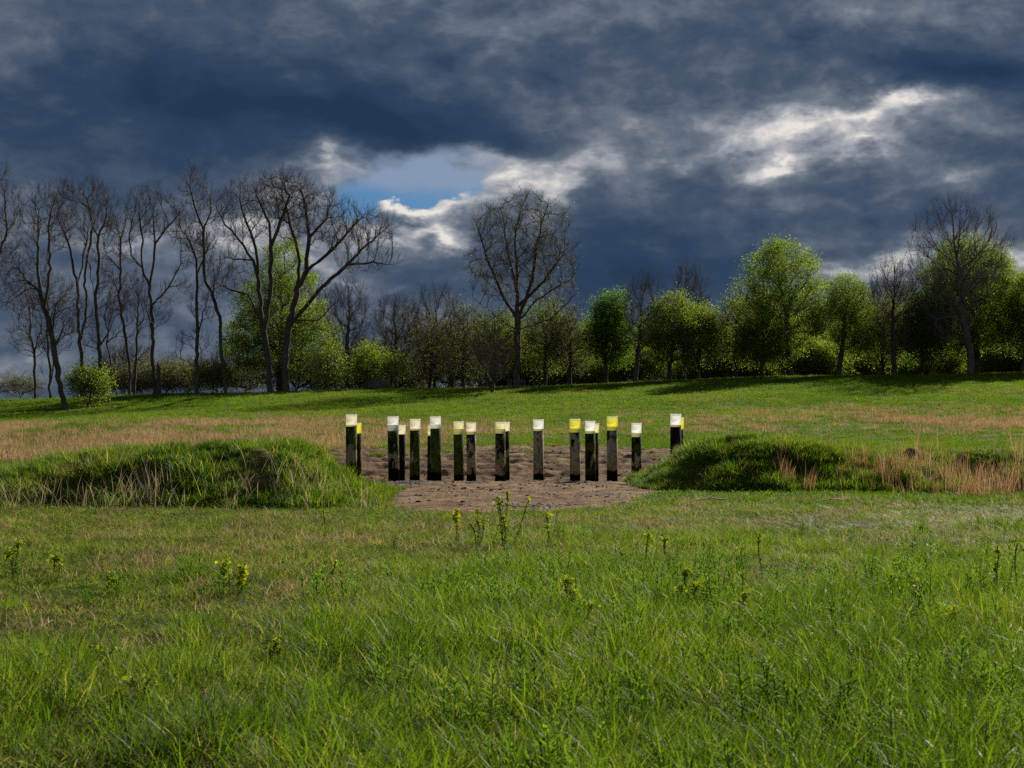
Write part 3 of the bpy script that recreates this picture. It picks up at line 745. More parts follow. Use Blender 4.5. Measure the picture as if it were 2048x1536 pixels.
def tree(name, label, loc, trunks, env, seed, group=None, n_att=700, step=.55, kill=.8, jitter=.25, up=.10, tip_r=.0085, expo=1.95, rmax=None,
         twigs=1.2, twig_len=.55, twig_r=.0075, side=1.6, side_len=1.3, spray=.5, thin=1.0, leaves=0, leaf_size=.16, leaf_mats=None, leaf_spread=.35, leaf_below=1e9, bark_m=None, twig_m=None, cat='tree', ivy=False, shell=.35,
         leaf_zone=None, maxchild=3, base_flare=1.25):
    """local coordinates, base at the origin. trunks: polylines (first starts at the ground); env: ellipsoids (centre, radii) filled by the crown"""
    rng = np.random.default_rng(seed)
    bark_m = bark_m or M_BARK_DARK; twig_m = twig_m or M_TWIG
    pos, par = [], []
    for tr in trunks:
        tr = np.asarray(tr, float)
        start = -1
        if pos:
            d = np.linalg.norm(np.array(pos) - tr[0], axis=1)
            if d.min() < 1.2: start = int(d.argmin())
        prev = start
        for a, b in zip(tr[:-1], tr[1:]):
            k = max(1, int(np.linalg.norm(b - a) / (step * 1.1)))
            if prev == -1 and not (pos and start >= 0):
                pos.append(a.copy()); par.append(-1); prev = len(pos) - 1
            for s in range(1, k + 1):
                q = a + (b - a) * s / k + rng.normal(0, .05, 3)
                pos.append(q); par.append(prev); prev = len(pos) - 1
    att = ellipsoid_points(rng, n_att, env, shell)
    att = att[att[:, 2] > .6]
    pos, par = grow(rng, pos, par, att, step, kill, jitter, up, maxchild=maxchild)
    N = len(pos)
    hasch = np.zeros(N, bool); hasch[par[par >= 0]] = True
    cnt_ = np.where(hasch, 0.0, 1.0)
    for i in range(N - 1, -1, -1):
        if par[i] >= 0: cnt_[par[i]] += cnt_[i]
    # side branches on everything that is not trunk
    host = np.where((cnt_ < max(4, .16 * cnt_.max())) & (par >= 0) & (pos[:, 2] > 1.0))[0]
    nsp = rng.poisson(side, len(host)) + (~hasch[host]) * 1
    sh = np.repeat(host, nsp)
    acc = np.zeros(N); np.add.at(acc, sh, tip_r ** expo)
    r = np.zeros(N)
    for i in range(N - 1, -1, -1):
        if not hasch[i]: acc[i] += tip_r ** expo
        r[i] = acc[i] ** (1 / expo)
        if par[i] >= 0: acc[par[i]] += acc[i]
    if rmax:
        rmax = rmax * thin
        r = r * np.where(r > 0.02, 1, 1); x_ = r / r.max(); r = np.minimum(r, rmax) if r.max() < rmax * .5 and False else r * (1 + (rmax / r.max() - 1) * x_ ** .8)
    r_true = r.copy(); h0 = pos[:, 2]
    r = r * np.where(h0 < .7, 1 + (base_flare - 1) * (1 - np.clip(h0, 0, .7) / .7), 1)
    # main child keeps the parent's ring
    ch = np.where(par >= 0)[0]
    p = par[ch]
    dirs = np.zeros((N, 3)); dirs[ch] = unit(pos[ch] - pos[p]); rt = np.where(par < 0)[0]; dirs[rt] = (0, 0, 1)
    order = np.argsort(r[ch]); main = np.full(N, -1); main[p[order]] = ch[order]
    ismain = main[p] == ch
    rs = np.where(ismain, r[p], np.minimum(r[p], r[ch] * 1.25))
    D0 = np.where(ismain[:, None], unit(dirs[p] + dirs[ch]), dirs[ch])
    thick = r_true[ch] > max(min(.055, .5 * r_true.max()), .12 * r_true.max())
    root = thing(name, label, cat, loc, group)
    mb = MB()
    big = thick & (rs > .14)
    for sel, k in ((big, 9), (thick & ~big, 6)):
        if sel.any(): mb.add(*seg_tubes(pos[p][sel] - np.array([0, 0, .25]) * (h0[p][sel] < .1)[:, None], pos[ch][sel], rs[sel], r[ch][sel], k, D0[sel]), 0)
    if mb.n: link('trunk', mb.mesh('trunk', bark_m), root)
    cb = MB(); mats = [twig_m]
    thin = ~thick
    if thin.any(): cb.add(*seg_tubes(pos[p][thin], pos[ch][thin], rs[thin], r[ch][thin], 4, D0[thin]), 0)
    ends = host
    T_end = pos[ends]
    if len(sh):
        n = len(sh); q0 = pos[sh]; d = unit(dirs[sh] * .8 + rng.normal(0, spray, (n, 3)) + np.array([0, 0, up * 1.5]))
        L = side_len * rng.uniform(.4, 1.15, n); ns = 4; rr0 = np.minimum(r[sh] * .8, twig_r * 1.9)
        joints = []; jd = []
        for k in range(ns):
            d = unit(d + rng.normal(0, jitter * .8, (n, 3)) + np.array([0, 0, up * .6]))
            q1 = q0 + d * (L / ns)[:, None]
            cb.add(*seg_tubes(q0, q1, rr0 * (1 - .16 * k), rr0 * (1 - .16 * (k + 1)), 3), 0)
            joints.append(q1); jd.append(d); q0 = q1
        J = np.concatenate(joints); JD = np.concatenate(jd)
        m_ = rng.poisson(twigs, len(J)); J = np.repeat(J, m_, axis=0); JD = np.repeat(JD, m_, axis=0); n = len(J)
        d = unit(JD * .8 + rng.normal(0, .55, (n, 3)) + np.array([0, 0, up]))
        L = twig_len * rng.uniform(.35, 1.1, n); m1 = J + d * (L * .5)[:, None]
        d2 = unit(d + rng.normal(0, .3, (n, 3)) + np.array([0, 0, up * .5])); e1 = m1 + d2 * (L * .5)[:, None]
        cb.add(*seg_tubes(J, m1, np.full(n, twig_r), np.full(n, twig_r * .8), 3), 0)
        cb.add(*seg_tubes(m1, e1, np.full(n, twig_r * .8), np.full(n, twig_r * .5), 3), 0)
        T_end = np.concatenate([q0, m1, e1])
    if leaves:
        q = T_end
        w = np.ones(len(q))
        if leaf_zone is not None: w = leaf_zone(q)
        keep = rng.uniform(0, 1, len(q)) < w; q = q[keep]
        # clumps: some twigs carry many leaves, some few
        cnt = rng.gamma(.55, 1.0, len(q)); cnt = cnt / cnt.sum() * leaves
        cnt = np.floor(cnt + rng.uniform(0, 1, len(q))).astype(int)
        src = np.repeat(q, cnt, axis=0)
        src = src + rng.normal(0, leaf_spread, src.shape) * np.array([1, 1, .8])
        mi = rng.integers(0, len(leaf_mats), len(src))
        # leaf colour drifts through the crown in patches
        ph = np.sin(src[:, 0] * .9 + seed) + np.sin(src[:, 2] * .8 + seed * 2) + np.sin(src[:, 1] * .9)
        if len(leaf_mats) > 1: mi = np.clip(((ph + 3) / 6 * len(leaf_mats) + rng.normal(0, .45, len(src))).astype(int), 0, len(leaf_mats) - 1)
        for k in range(len(leaf_mats)):
            sel = mi == k
            if sel.any(): cb.add(*leaf_quads(src[sel], leaf_size, rng), 1 + k)
        mats = mats + list(leaf_mats)
    if ivy:
        tk = ch[thick]; q = pos[tk][(pos[tk][:, 2] > 1.0) & (pos[tk][:, 2] < 11)]
        src = np.repeat(q, 26, axis=0) + rng.normal(0, .16, (len(q) * 26, 3))
        mats = mats + [M_IVY]; cb.add(*leaf_quads(src, .12, rng), len(mats) - 1)
    me = cb.mesh('crown', mats); link('crown', me, root)
    return root

def pt(base, D, px, py, dy=0.0):
    """photo pixel at the tree's own distance, in the tree's local coordinates (dy moves it back or forth)"""
    return W(px, py, D + dy) - base
def traced(name, label, bpx, bpy_, lines, ells, seed, D=None, **kw):
    """a tree whose limbs and crown were measured off the photograph at the tree's own distance"""
    if D is None: b = ground_hit(bpx, bpy_)
    else: b = W(bpx, bpy_, D); b[2] = float(base_h(b[0], b[1]))
    D = b[1]; s = D / FPX
    rng = np.random.default_rng(seed + 999)
    T = []
    for li, ln in enumerate(lines):
        dy = 0.0; row = []
        for i, (x, y) in enumerate(ln):
            if i == 0 and li == 0: row.append(np.zeros(3)); continue
            dy = dy + rng.normal(0, .5) if i else 0.0
            row.append(pt(b, D, x, y, 0) + np.array([0, dy, 0]))
        if li > 0 and T:                                  # start on the nearest point of what stands already
            allp = np.concatenate(T); j = np.argmin(np.linalg.norm((allp - row[0])[:, [0, 2]], axis=1))
            off = allp[j][1]; row = [r_ + np.array([0, off, 0]) for r_ in row]
            if np.linalg.norm((allp[j] - row[0])[[0, 2]]) < 1.5: row[0] = allp[j]
        # subdivide so that later limbs find a near point
        pts = [row[0]]
        for a, c in zip(row[:-1], row[1:]):
            for q in range(1, 4): pts.append(a + (c - a) * q / 3)
        T.append(np.array(pts))
    E = [((pt(b, D, cx, cy)), (rx * s, min(rx, ry) * s * dp, ry * s)) for (cx, cy, rx, ry, dp) in ells]
    return tree(name, label, b, T, E, seed, **kw)

BARE = dict(bark_m=M_BARK_DARK, twig_m=M_TWIG, twigs=1.1, twig_len=.6, twig_r=.0075, jitter=.13, up=.30, spray=.36, side=1.7, side_len=1.2, step=.45, kill=.62, thin=.66)
GB = 'bare trees along the left rise'
z1 = lambda x, y: (x / 2.56, 300 + y / 2.56)
z2 = lambda x, y: (400 + x / 2.56, 300 + y / 2.56)
def zl(f, *pts): return [f(*p) for p in pts]
traced('bare_tree', 'leaning bare tree cut off by the left edge of the photo', -34, 800, [zl(z1, (-90, 1280), (-95, 900), (-60, 700), (0, 560), (60, 420)), zl(z1, (-60, 700), (-100, 450)), zl(z1, (-95, 900), (-10, 760))],
       [(-20, 450, 70, 110, 1), (5, 560, 45, 60, 1), (-60, 520, 60, 120, 1)], 11, group=GB, n_att=800, rmax=.28, **BARE)
traced('bare_tree', 'thick ivy-clad bare tree, nearest the camera on the left rise', 131, 823, [zl(z1, (335, 1340), (300, 1130), (268, 940), (225, 740)), zl(z1, (225, 740), (170, 690), (110, 620), (50, 590)), zl(z1, (225, 740), (215, 600), (200, 420), (170, 300)),
       zl(z1, (240, 800), (265, 640), (270, 450), (260, 300)), zl(z1, (268, 940), (310, 800), (360, 740)), zl(z1, (280, 1000), (330, 930), (380, 960))],
       [(80, 440, 42, 65, 1), (55, 540, 52, 40, 1), (115, 450, 30, 70, 1), (130, 620, 35, 50, 1), (30, 600, 35, 40, 1)], 12, group=GB, n_att=950, rmax=.36, ivy=True, **BARE)
traced('bare_tree', 'short bare tree at the far left, left of the ivy-clad one', 70, 788, [zl(z1, (180, 1250), (178, 1050), (160, 950), (145, 830), (150, 770)), zl(z1, (160, 950), (125, 915)), zl(z1, (178, 1050), (215, 880))],
       [(55, 620, 36, 40, 1), (68, 690, 45, 35, 1)], 13, group=GB, n_att=420, rmax=.2, **BARE)
traced('bare_tree', 'thin bare tree half hidden by the ivy-clad trunk', 101, 794, [zl(z1, (255, 1265), (250, 1100), (245, 960), (250, 800), (240, 650)), zl(z1, (255, 1200), (200, 1120)), zl(z1, (280, 1240), (272, 1000))],
       [(95, 600, 40, 60, 1), (110, 680, 40, 40, 1)], 14, group=GB, n_att=450, rmax=.2, **BARE)
traced('bare_tree', 'bare tree with twin upright stems behind the low green bush', 166, 770, [zl(z1, (425, 1200), (420, 1050), (408, 850), (405, 700), (385, 600), (360, 470), (320, 370)), zl(z1, (432, 1000), (438, 800), (425, 640), (440, 520), (470, 380), (440, 250)), zl(z1, (405, 700), (420, 600), (445, 400))],
       [(140, 430, 42, 65, 1), (175, 425, 30, 65, 1), (120, 470, 25, 40, 1), (160, 640, 40, 30, 1)], 15, group=GB, n_att=900, rmax=.30, **BARE)
traced('bare_tree', 'straight bare tree with its foot low on the green bank', 211, 808, [zl(z1, (540, 1300), (530, 1130), (520, 950), (503, 780), (510, 600), (512, 450), (540, 370)), zl(z1, (520, 1000), (570, 930), (560, 860), (600, 740)), zl(z1, (505, 760), (480, 600), (455, 520)), zl(z1, (512, 450), (470, 370))],
       [(205, 430, 36, 55, 1), (225, 600, 32, 45, 1), (190, 500, 22, 40, 1), (180, 680, 25, 30, 1)], 16, group=GB, n_att=780, rmax=.28, **BARE)
traced('bare_tree', 'slim crooked bare stem right of the straight low-footed tree', 234, 788, [zl(z1, (600, 1250), (575, 1090), (545, 985), (560, 860)), zl(z1, (545, 985), (600, 935))],
       [(225, 640, 25, 45, 1), (250, 670, 22, 25, 1)], 17, group=GB, n_att=260, rmax=.14, **BARE)
traced('bare_tree', 'slender bare tree, left one of a close pair', 260, 789, [zl(z1, (665, 1250), (655, 1100), (640, 900), (622, 740), (628, 620), (622, 480), (600, 380)), zl(z1, (628, 620), (570, 550), (540, 490)), zl(z1, (622, 480), (645, 400)), zl(z1, (622, 740), (590, 640))],
       [(238, 470, 30, 50, 1), (225, 540, 28, 32, 1), (245, 600, 28, 40, 1)], 18, group=GB, n_att=560, rmax=.22, **BARE)
traced('bare_tree', 'low bare tree, right one of a close pair', 268, 786, [zl(z1, (685, 1240), (690, 1080), (692, 900), (690, 720)), zl(z1, (690, 1080), (765, 1000)), zl(z1, (692, 900), (730, 850))],
       [(270, 590, 32, 50, 1), (285, 650, 28, 30, 1)], 19, group=GB, n_att=460, rmax=.2, **BARE)
traced('bare_tree', 'bare tree forking high into a wide open Y', 310, 783, [zl(z1, (793, 1235), (785, 1050), (787, 900), (788, 800), (770, 700), (735, 610), (680, 540), (668, 430), (690, 330)), zl(z1, (735, 610), (640, 540), (610, 500)), zl(z1, (788, 800), (830, 755), (870, 710), (935, 590), (935, 500)), zl(z1, (770, 700), (790, 600), (790, 480), (780, 340)), zl(z1, (735, 610), (745, 470), (720, 330)), zl(z1, (870, 710), (930, 690)), zl(z1, (785, 930), (740, 800), (720, 650)), zl(z1, (790, 480), (850, 390), (930, 300))],
       [(300, 430, 50, 55, 1), (345, 440, 30, 50, 1), (275, 430, 25, 40, 1), (365, 560, 22, 35, 1), (255, 520, 20, 20, 1), (320, 620, 28, 40, 1)], 20, group=GB, n_att=980, rmax=.28, **BARE)
traced('bare_tree', 'bare tree with a dark upright trunk right of the wide Y tree', 393, 776, [zl(z1, (1005, 1215), (1000, 1050), (1003, 900), (1008, 700), (1012, 560), (985, 480), (940, 420)), zl(z1, (1010, 640), (1035, 540), (1050, 420)), zl(z1, (1003, 930), (1050, 830), (1065, 760)), zl(z1, (1005, 1180), (1040, 1110), (1110, 1070)), zl(z1, (1040, 1110), (1030, 1000)), zl(z1, (1005, 1130), (950, 1080), (900, 1060))],
       [(375, 470, 32, 45, 1), (400, 510, 25, 50, 1), (405, 620, 28, 40, 1), (385, 690, 40, 22, 1)], 21, group=GB, n_att=700, rmax=.30, **BARE)
traced('bare_tree', 'tall sinuous bare tree with the highest top on the left rise', 453, 778, [zl(z1, (1160, 1220), (1130, 1060), (1108, 850), (1085, 750), (1048, 680), (1050, 540), (1045, 420), (1010, 300), (985, 200), (1010, 130)), zl(z1, (1045, 420), (1085, 330), (1080, 240)), zl(z1, (1050, 540), (1085, 470)), zl(z1, (1085, 750), (1100, 640), (1085, 570)), zl(z1, (1108, 850), (1170, 830))],
       [(392, 385, 33, 48, 1), (420, 430, 28, 50, 1), (405, 490, 35, 45, 1), (430, 570, 25, 40, 1)], 22, group=GB, n_att=760, rmax=.26, **BARE)
big = dict(BARE); big.update(step=.5, kill=.62, side=1.9, twigs=1.2, twig_r=.0068)
traced('bare_tree', 'big bare tree, left trunk before the leafy tree', 541, 774, [zl(z2, (362, 1210), (345, 1040), (322, 880), (298, 680), (270, 560), (200, 460), (130, 380), (85, 300)), zl(z2, (298, 680), (285, 500), (240, 380), (200, 250)), zl(z2, (330, 920), (365, 700), (370, 500), (360, 380), (300, 240)), zl(z2, (370, 500), (420, 380), (470, 250), (430, 170)), zl(z2, (322, 880), (250, 740), (170, 720), (100, 690)), zl(z2, (270, 560), (180, 560))],
       [(490, 430, 55, 65, 1.1), (545, 410, 50, 60, 1.1), (470, 520, 40, 50, 1), (590, 400, 35, 50, 1), (455, 570, 30, 30, 1)], 23, group='big twin bare trees', n_att=1500, rmax=.48, **big)
traced('bare_tree', 'big bare tree with long limbs sweeping out to the right', 571, 773, [zl(z2, (432, 1205), (430, 1040), (445, 900), (490, 700), (540, 610), (560, 450), (540, 300), (520, 180)), zl(z2, (445, 900), (540, 790), (620, 700), (700, 630), (770, 555), (850, 470), (930, 400)), zl(z2, (540, 610), (640, 540), (720, 450), (800, 360)), zl(z2, (490, 700), (505, 560), (470, 420), (440, 280)), zl(z2, (770, 580), (880, 570), (1000, 575)), zl(z2, (560, 450), (640, 340), (650, 250)), zl(z2, (460, 860), (600, 870), (700, 770)), zl(z2, (430, 800), (380, 680), (330, 660))],
       [(590, 430, 50, 70, 1.1), (640, 440, 50, 62, 1.1), (700, 470, 55, 55, 1.1), (745, 480, 48, 55, 1), (720, 530, 60, 22, 1), (640, 600, 40, 30, 1), (560, 390, 40, 40, 1)], 24, group='big twin bare trees', n_att=2000, rmax=.52, **big)
# oak in the middle
traced('oak_tree', 'tall budding oak alone in the middle of the crest', 1033, 766, [[(1033, 766), (1034, 700), (1036, 640), (1034, 560), (1030, 480), (1040, 410)], [(1036, 640), (1005, 590), (975, 520), (955, 450)], [(1036, 630), (1065, 560), (1075, 480), (1095, 410)], [(1038, 625), (1090, 560), (1130, 500)], [(1034, 590), (1015, 500), (1005, 430)], [(1036, 650), (1075, 600), (1140, 560)], [(1034, 660), (990, 630), (945, 590)], [(1037, 665), (1100, 640), (1150, 590)], [(1034, 690), (1085, 665), (1130, 610)]],
       [(1045, 470, 100, 78, 1), (1000, 540, 65, 75, 1), (1095, 545, 65, 75, 1), (1045, 560, 110, 60, 1)], 25, n_att=1700, rmax=.46, twigs=1.3, twig_len=.7, twig_r=.0075, jitter=.13, up=.2, thin=.75, spray=.4, step=.5, kill=.68, bark_m=M_BARK_BROWN, twig_m=M_TWIG_RED, leaves=6500, leaf_size=.13, leaf_mats=[M_LEAF_BROWN, M_LEAF_OLIVE], leaf_spread=.22, cat='oak')

# generic crowns measured off the photo: (name, label, base x, base y, D, x0, x1, top, kind)
KIND = {
    'bare': dict(twigs=1.4, twig_len=.8, twig_r=.0075, side=1.5, side_len=1.8, spray=.3, jitter=.10, up=.28, leaves=0, bark_m=M_BARK_GREY, twig_m=M_TWIG_GREY),
    'red': dict(twigs=1.4, twig_len=.8, twig_r=.0075, side=1.5, side_len=1.8, spray=.3, jitter=.10, up=.28, leaves=2500, leaf_size=.10, leaf_mats=[M_LEAF_BROWN], bark_m=M_BARK_BROWN, twig_m=M_TWIG_RED),
    'brown': dict(twigs=1.3, twig_len=.6, twig_r=.008, side=1.8, side_len=1.4, jitter=.3, up=.05, leaves=6500, leaf_size=.14, leaf_mats=[M_LEAF_OLIVE, M_LEAF_BROWN, M_LEAF_GREEN, M_LEAF_OLIVE], bark_m=M_BARK_BROWN, twig_m=M_TWIG_RED),
    'olive': dict(twigs=1.3, twig_len=.6, twig_r=.008, side=1.8, side_len=1.4, jitter=.25, up=.10, leaves=13000, leaf_size=.16, leaf_mats=[M_LEAF_OLIVE, M_LEAF_YELLOW, M_LEAF_GREEN], bark_m=M_BARK_BROWN, twig_m=M_TWIG),
    'green': dict(twigs=.8, twig_len=.5, twig_r=.007, side=2.0, side_len=1.1, jitter=.2, up=.18, leaves=40000, leaf_size=.165, leaf_mats=[M_LEAF_GREEN, M_LEAF_YELLOW, M_LEAF_GREEN], bark_m=M_BARK_DARK, twig_m=M_TWIG, leaf_spread=.38),
    'yellow': dict(twigs=.8, twig_len=.5, twig_r=.007, side=2.0, side_len=1.1, jitter=.2, up=.15, leaves=26000, leaf_size=.155, leaf_mats=[M_LEAF_YELLOW, M_LEAF_GREEN, M_LEAF_YELLOW], bark_m=M_BARK_DARK, twig_m=M_TWIG, leaf_spread=.36),
    'dark': dict(twigs=.8, twig_len=.5, twig_r=.007, side=2.0, side_len=1.1, jitter=.2, up=.15, leaves=32000, leaf_size=.18, leaf_mats=[M_LEAF_DARK, M_LEAF_GREEN, M_LEAF_DARK], bark_m=M_BARK_DARK, twig_m=M_TWIG, leaf_spread=.45),
    'lime': dict(twigs=.8, twig_len=.5, twig_r=.007, side=2.0, side_len=1.1, jitter=.25, up=.1, leaves=4200, leaf_size=.17, leaf_mats=[M_LEAF_BRIGHT], bark_m=M_BARK_DARK, twig_m=M_TWIG, leaf_spread=.25),
}
def crown_tree(name, label, bx, by, D, x0, x1, top, kind, seed, low=None, shape='round', n_att=None, rmax=None, group=None, leafk=1.0, cat='tree', dy=0):
    b = W(bx, by, D); b[2] = float(base_h(b[0], b[1])) - .05
    s = D / FPX
    py0 = 768 - FPX * math.tan(math.atan2(b[2] - CAM_Z, D) - PITCH)      # where its foot falls in the photo
    H = (py0 - top) * s; cx = ((x0 + x1) / 2 - bx) * s; hw = (x1 - x0) / 2 * s
    lo = H * .12 if low is None else (py0 - low) * s
    rng = np.random.default_rng(seed)
    mid = (H + lo) / 2; hz = (H - lo) / 2
    if shape == 'round':
        env = [((cx, 0, mid), (hw * .97, hw * .95, hz)), ((cx, 0, mid - hz * .12), (hw * 1.0, hw * .9, hz * .7)), ((cx + hw * .2, 0, mid - hz * .25), (hw * .75, hw * .7, hz * .6)), ((cx - hw * .2, 0, mid - hz * .2), (hw * .75, hw * .7, hz * .62)),
               ((cx + rng.uniform(-.3, .3) * hw, 0, mid + hz * .35), (hw * .6, hw * .6, hz * .6))]
    elif shape == 'cone':
        env = [((cx, 0, lo + (H - lo) * .25), (hw, hw * .9, (H - lo) * .27)), ((cx, 0, lo + (H - lo) * .5), (hw * .75, hw * .7, (H - lo) * .28)), ((cx, 0, lo + (H - lo) * .77), (hw * .42, hw * .42, (H - lo) * .24))]
    elif shape == 'lumpy':
        env = []
        for i in range(7):
            a = rng.uniform(0, 2 * np.pi); q = rng.uniform(.15, .6)
            env.append(((cx + hw * q * np.cos(a), hw * q * np.sin(a), lo + (H - lo) * rng.uniform(.25, .72)), (hw * rng.uniform(.35, .55), hw * .5, (H - lo) * rng.uniform(.2, .3))))
        env.append(((cx, 0, mid), (hw * .7, hw * .6, hz * .9)))
    elif shape == 'vase':
        env = [((cx, 0, lo + (H - lo) * .62), (hw, hw * .9, (H - lo) * .38)), ((cx, 0, lo + (H - lo) * .3), (hw * .6, hw * .6, (H - lo) * .3))]
    k = dict(KIND[kind]); k['leaves'] = int(k['leaves'] * leafk)
    area = hw * hz * 3.14
    n_att = n_att or int(np.clip(300 + area * 13, 350, 1700))
    sc = float(np.clip(math.sqrt(area / 60.0), .45, 1.2))
    ht = lo + (H - lo) * .30
    T = [[(0, 0, 0), (rng.normal(0, .1), rng.normal(0, .1), lo * .6), (cx * .5 + rng.normal(0, .15), rng.normal(0, .15), ht), (cx * .8, 0, ht + (H - ht) * .4)]]
    for i in range(3):
        a = rng.uniform(0, 6.28); q = np.array(T[0][1]) + (np.array(T[0][2]) - np.array(T[0][1])) * rng.uniform(.2, .9)
        T.append([q, q + np.array([np.cos(a) * hw * .25, np.sin(a) * hw * .25, (H - ht) * .2])])
    return tree(name, label, b, T, env, seed, group=group, n_att=n_att, step=.5 * max(sc, .6), kill=.72 * max(sc, .6), rmax=rmax or (.06 + .018 * H), cat=cat, **k)

GW = 'trees of the wood along the crest'
SP = [
    # the leafy tree behind the big bare ones
    ('leafy_tree', 'pyramid of yellow-green leaves behind the big bare trees', 560, 770, 152, 447, 678, 488, 'green', 'cone', 2.0, {}),
    ('bare_tree', 'fine-twigged grey tree right of the big bare trees', 702, 772, 150, 655, 738, 566, 'bare', 'vase', 1, {}),
    ('young_tree', 'small olive sapling under the right edge of the pyramid tree', 652, 776, 143, 622, 684, 705, 'olive', 'round', .35, {}),
    ('maple_shrub', 'small glowing lime-green tree beside the boulder', 733, 772, 143, 703, 766, 690, 'lime', 'lumpy', 1, {}),
    ('olive_shrub', 'thin olive shrub just right of the lime-green tree', 782, 773, 146, 757, 808, 715, 'olive', 'vase', .25, {}),
    ('bare_tree', 'round grey tree with a faint yellow top above the boulder', 788, 770, 156, 742, 842, 603, 'bare', 'vase', 1, {}),
    ('bare_tree', 'grey tree with spreading twigs between boulder and oak', 872, 770, 158, 826, 926, 583, 'bare', 'vase', 1, {}),
    ('thicket_tree', 'brown twiggy tree at the left end of the thicket', 858, 773, 150, 826, 908, 640, 'brown', 'round', .6, {}),
    ('thicket_tree', 'russet twiggy tree left of the oak, the broad one', 925, 773, 148, 875, 985, 612, 'brown', 'round', 1.0, {}),
    ('thicket_tree', 'olive-brown twiggy tree touching the oak on its left', 985, 778, 143, 940, 1040, 632, 'brown', 'vase', .8, {}),
    ('leafy_tree', 'green tree showing through right behind the oak trunk', 1010, 768, 160, 955, 1060, 640, 'green', 'round', .5, {}),
    ('thicket_tree', 'olive tree right of the oak with brown top', 1088, 768, 152, 1040, 1140, 602, 'olive', 'round', 1, {}),
    ('thicket_tree', 'reddish-brown tree between the oak and the green tree', 1140, 768, 150, 1095, 1190, 615, 'brown', 'round', 1, {}),
    ('leafy_tree', 'deep green tree left of the grey broom-shaped tree', 1212, 764, 148, 1166, 1262, 593, 'dark', 'lumpy', .75, {}),
    ('bare_tree', 'grey broom-shaped tree between two green trees', 1272, 762, 147, 1240, 1328, 568, 'bare', 'vase', 1, {}),
    ('leafy_tree', 'pale green tree right of the grey broom-shaped tree', 1338, 762, 146, 1290, 1402, 595, 'yellow', 'round', 1.0, {}),
    ('bare_tree', 'dark twiggy spire rising out of the pale green trees', 1372, 762, 152, 1342, 1412, 540, 'bare', 'vase', .8, {}),
    ('leafy_tree', 'spreading pale green tree left of the big round crown', 1398, 762, 148, 1350, 1452, 610, 'yellow', 'lumpy', .9, {}),
    ('thicket_tree', 'thin grey-green tree left of the big round crown', 1470, 762, 150, 1436, 1512, 590, 'olive', 'round', .6, {}),
    ('leafy_tree', 'big round fresh green tree, tallest green crown', 1584, 766, 145, 1476, 1652, 490, 'green', 'round', 1.25, {}),
    ('leafy_tree', 'small dark tree low under the left of the round crown', 1523, 764, 147, 1480, 1570, 640, 'green', 'round', .5, {}),
    ('leafy_tree', 'ragged yellow-green tree right of the round crown', 1682, 762, 148, 1640, 1748, 545, 'yellow', 'lumpy', 1, {}),
    ('bare_tree', 'half-bare tree with a slim dark trunk, thinly leaved below', 1788, 756, 147, 1738, 1838, 525, 'red', 'vase', 1, {}),
    ('thicket_tree', 'olive understorey tree at the foot of the half-bare tree', 1762, 758, 151, 1725, 1812, 605, 'olive', 'round', 1.0, {}),
    ('leafy_tree', 'dark leafy tree between half-bare and grey veteran trees', 1840, 752, 149, 1800, 1900, 590, 'dark', 'round', .7, {}),
    ('maple_tree', 'broad dense green maple behind the grey bare crown', 1955, 748, 152, 1838, 2046, 480, 'green', 'round', 2.4, {}),
    ('bare_tree', 'grey veteran tree with a fan of bare twigs above the maple', 1940, 752, 143, 1815, 2012, 412, 'bare', 'vase', 1, {}),
    ('leafy_tree', 'bright green tree cut off by the right edge', 2045, 745, 148, 1990, 2130, 555, 'green', 'lumpy', 1, {}),
]
for i, (nm, lb, bx, by, D, x0, x1, top, kind, shp, lk, ex) in enumerate(SP):
    low = {'cone': 755, 'vase': None}.get(shp)
    if lb.startswith('big round'): low = 735
    if lb.startswith('grey veteran'): low = 690
    crown_tree(nm, lb, bx, by, D, x0, x1, top, kind, 300 + i, low=low, shape=shp, leafk=lk, group=GW if 'veteran' not in lb else None)
# the small bare shrub standing before the oak
crown_tree('bare_shrub', 'small many-stemmed bare shrub standing before the oak', 985, 782, 134, 955, 1020, 690, 'red', 900, shape='vase', leafk=.2, cat='shrub')
# bushes at the left
crown_tree('green_bush', 'low green bush at the feet of the left bare trees', 176, 796, 124, 143, 210, 742, 'yellow', 901, shape='lumpy', leafk=.28, cat='bush', rmax=.06)
brush = crown_tree('brush_thicket', 'brownish leafless brush behind the left rise and the boulder', 345, 775, 152, 285, 400, 738, 'brown', 902, low=780, shape='lumpy', leafk=.35, cat='bush', rmax=.05, group='brush behind the left rise')
crown_tree('brush_thicket', 'olive brush on the rise left of the pyramid tree', 425, 775, 148, 392, 462, 728, 'olive', 903, shape='round', leafk=.5, cat='bush', rmax=.05)
crown_tree('bare_shrub', 'faint grey brush far behind the pair of slim trees', 250, 775, 160, 205, 300, 700, 'bare', 904, shape='vase', cat='bush', rmax=.06)

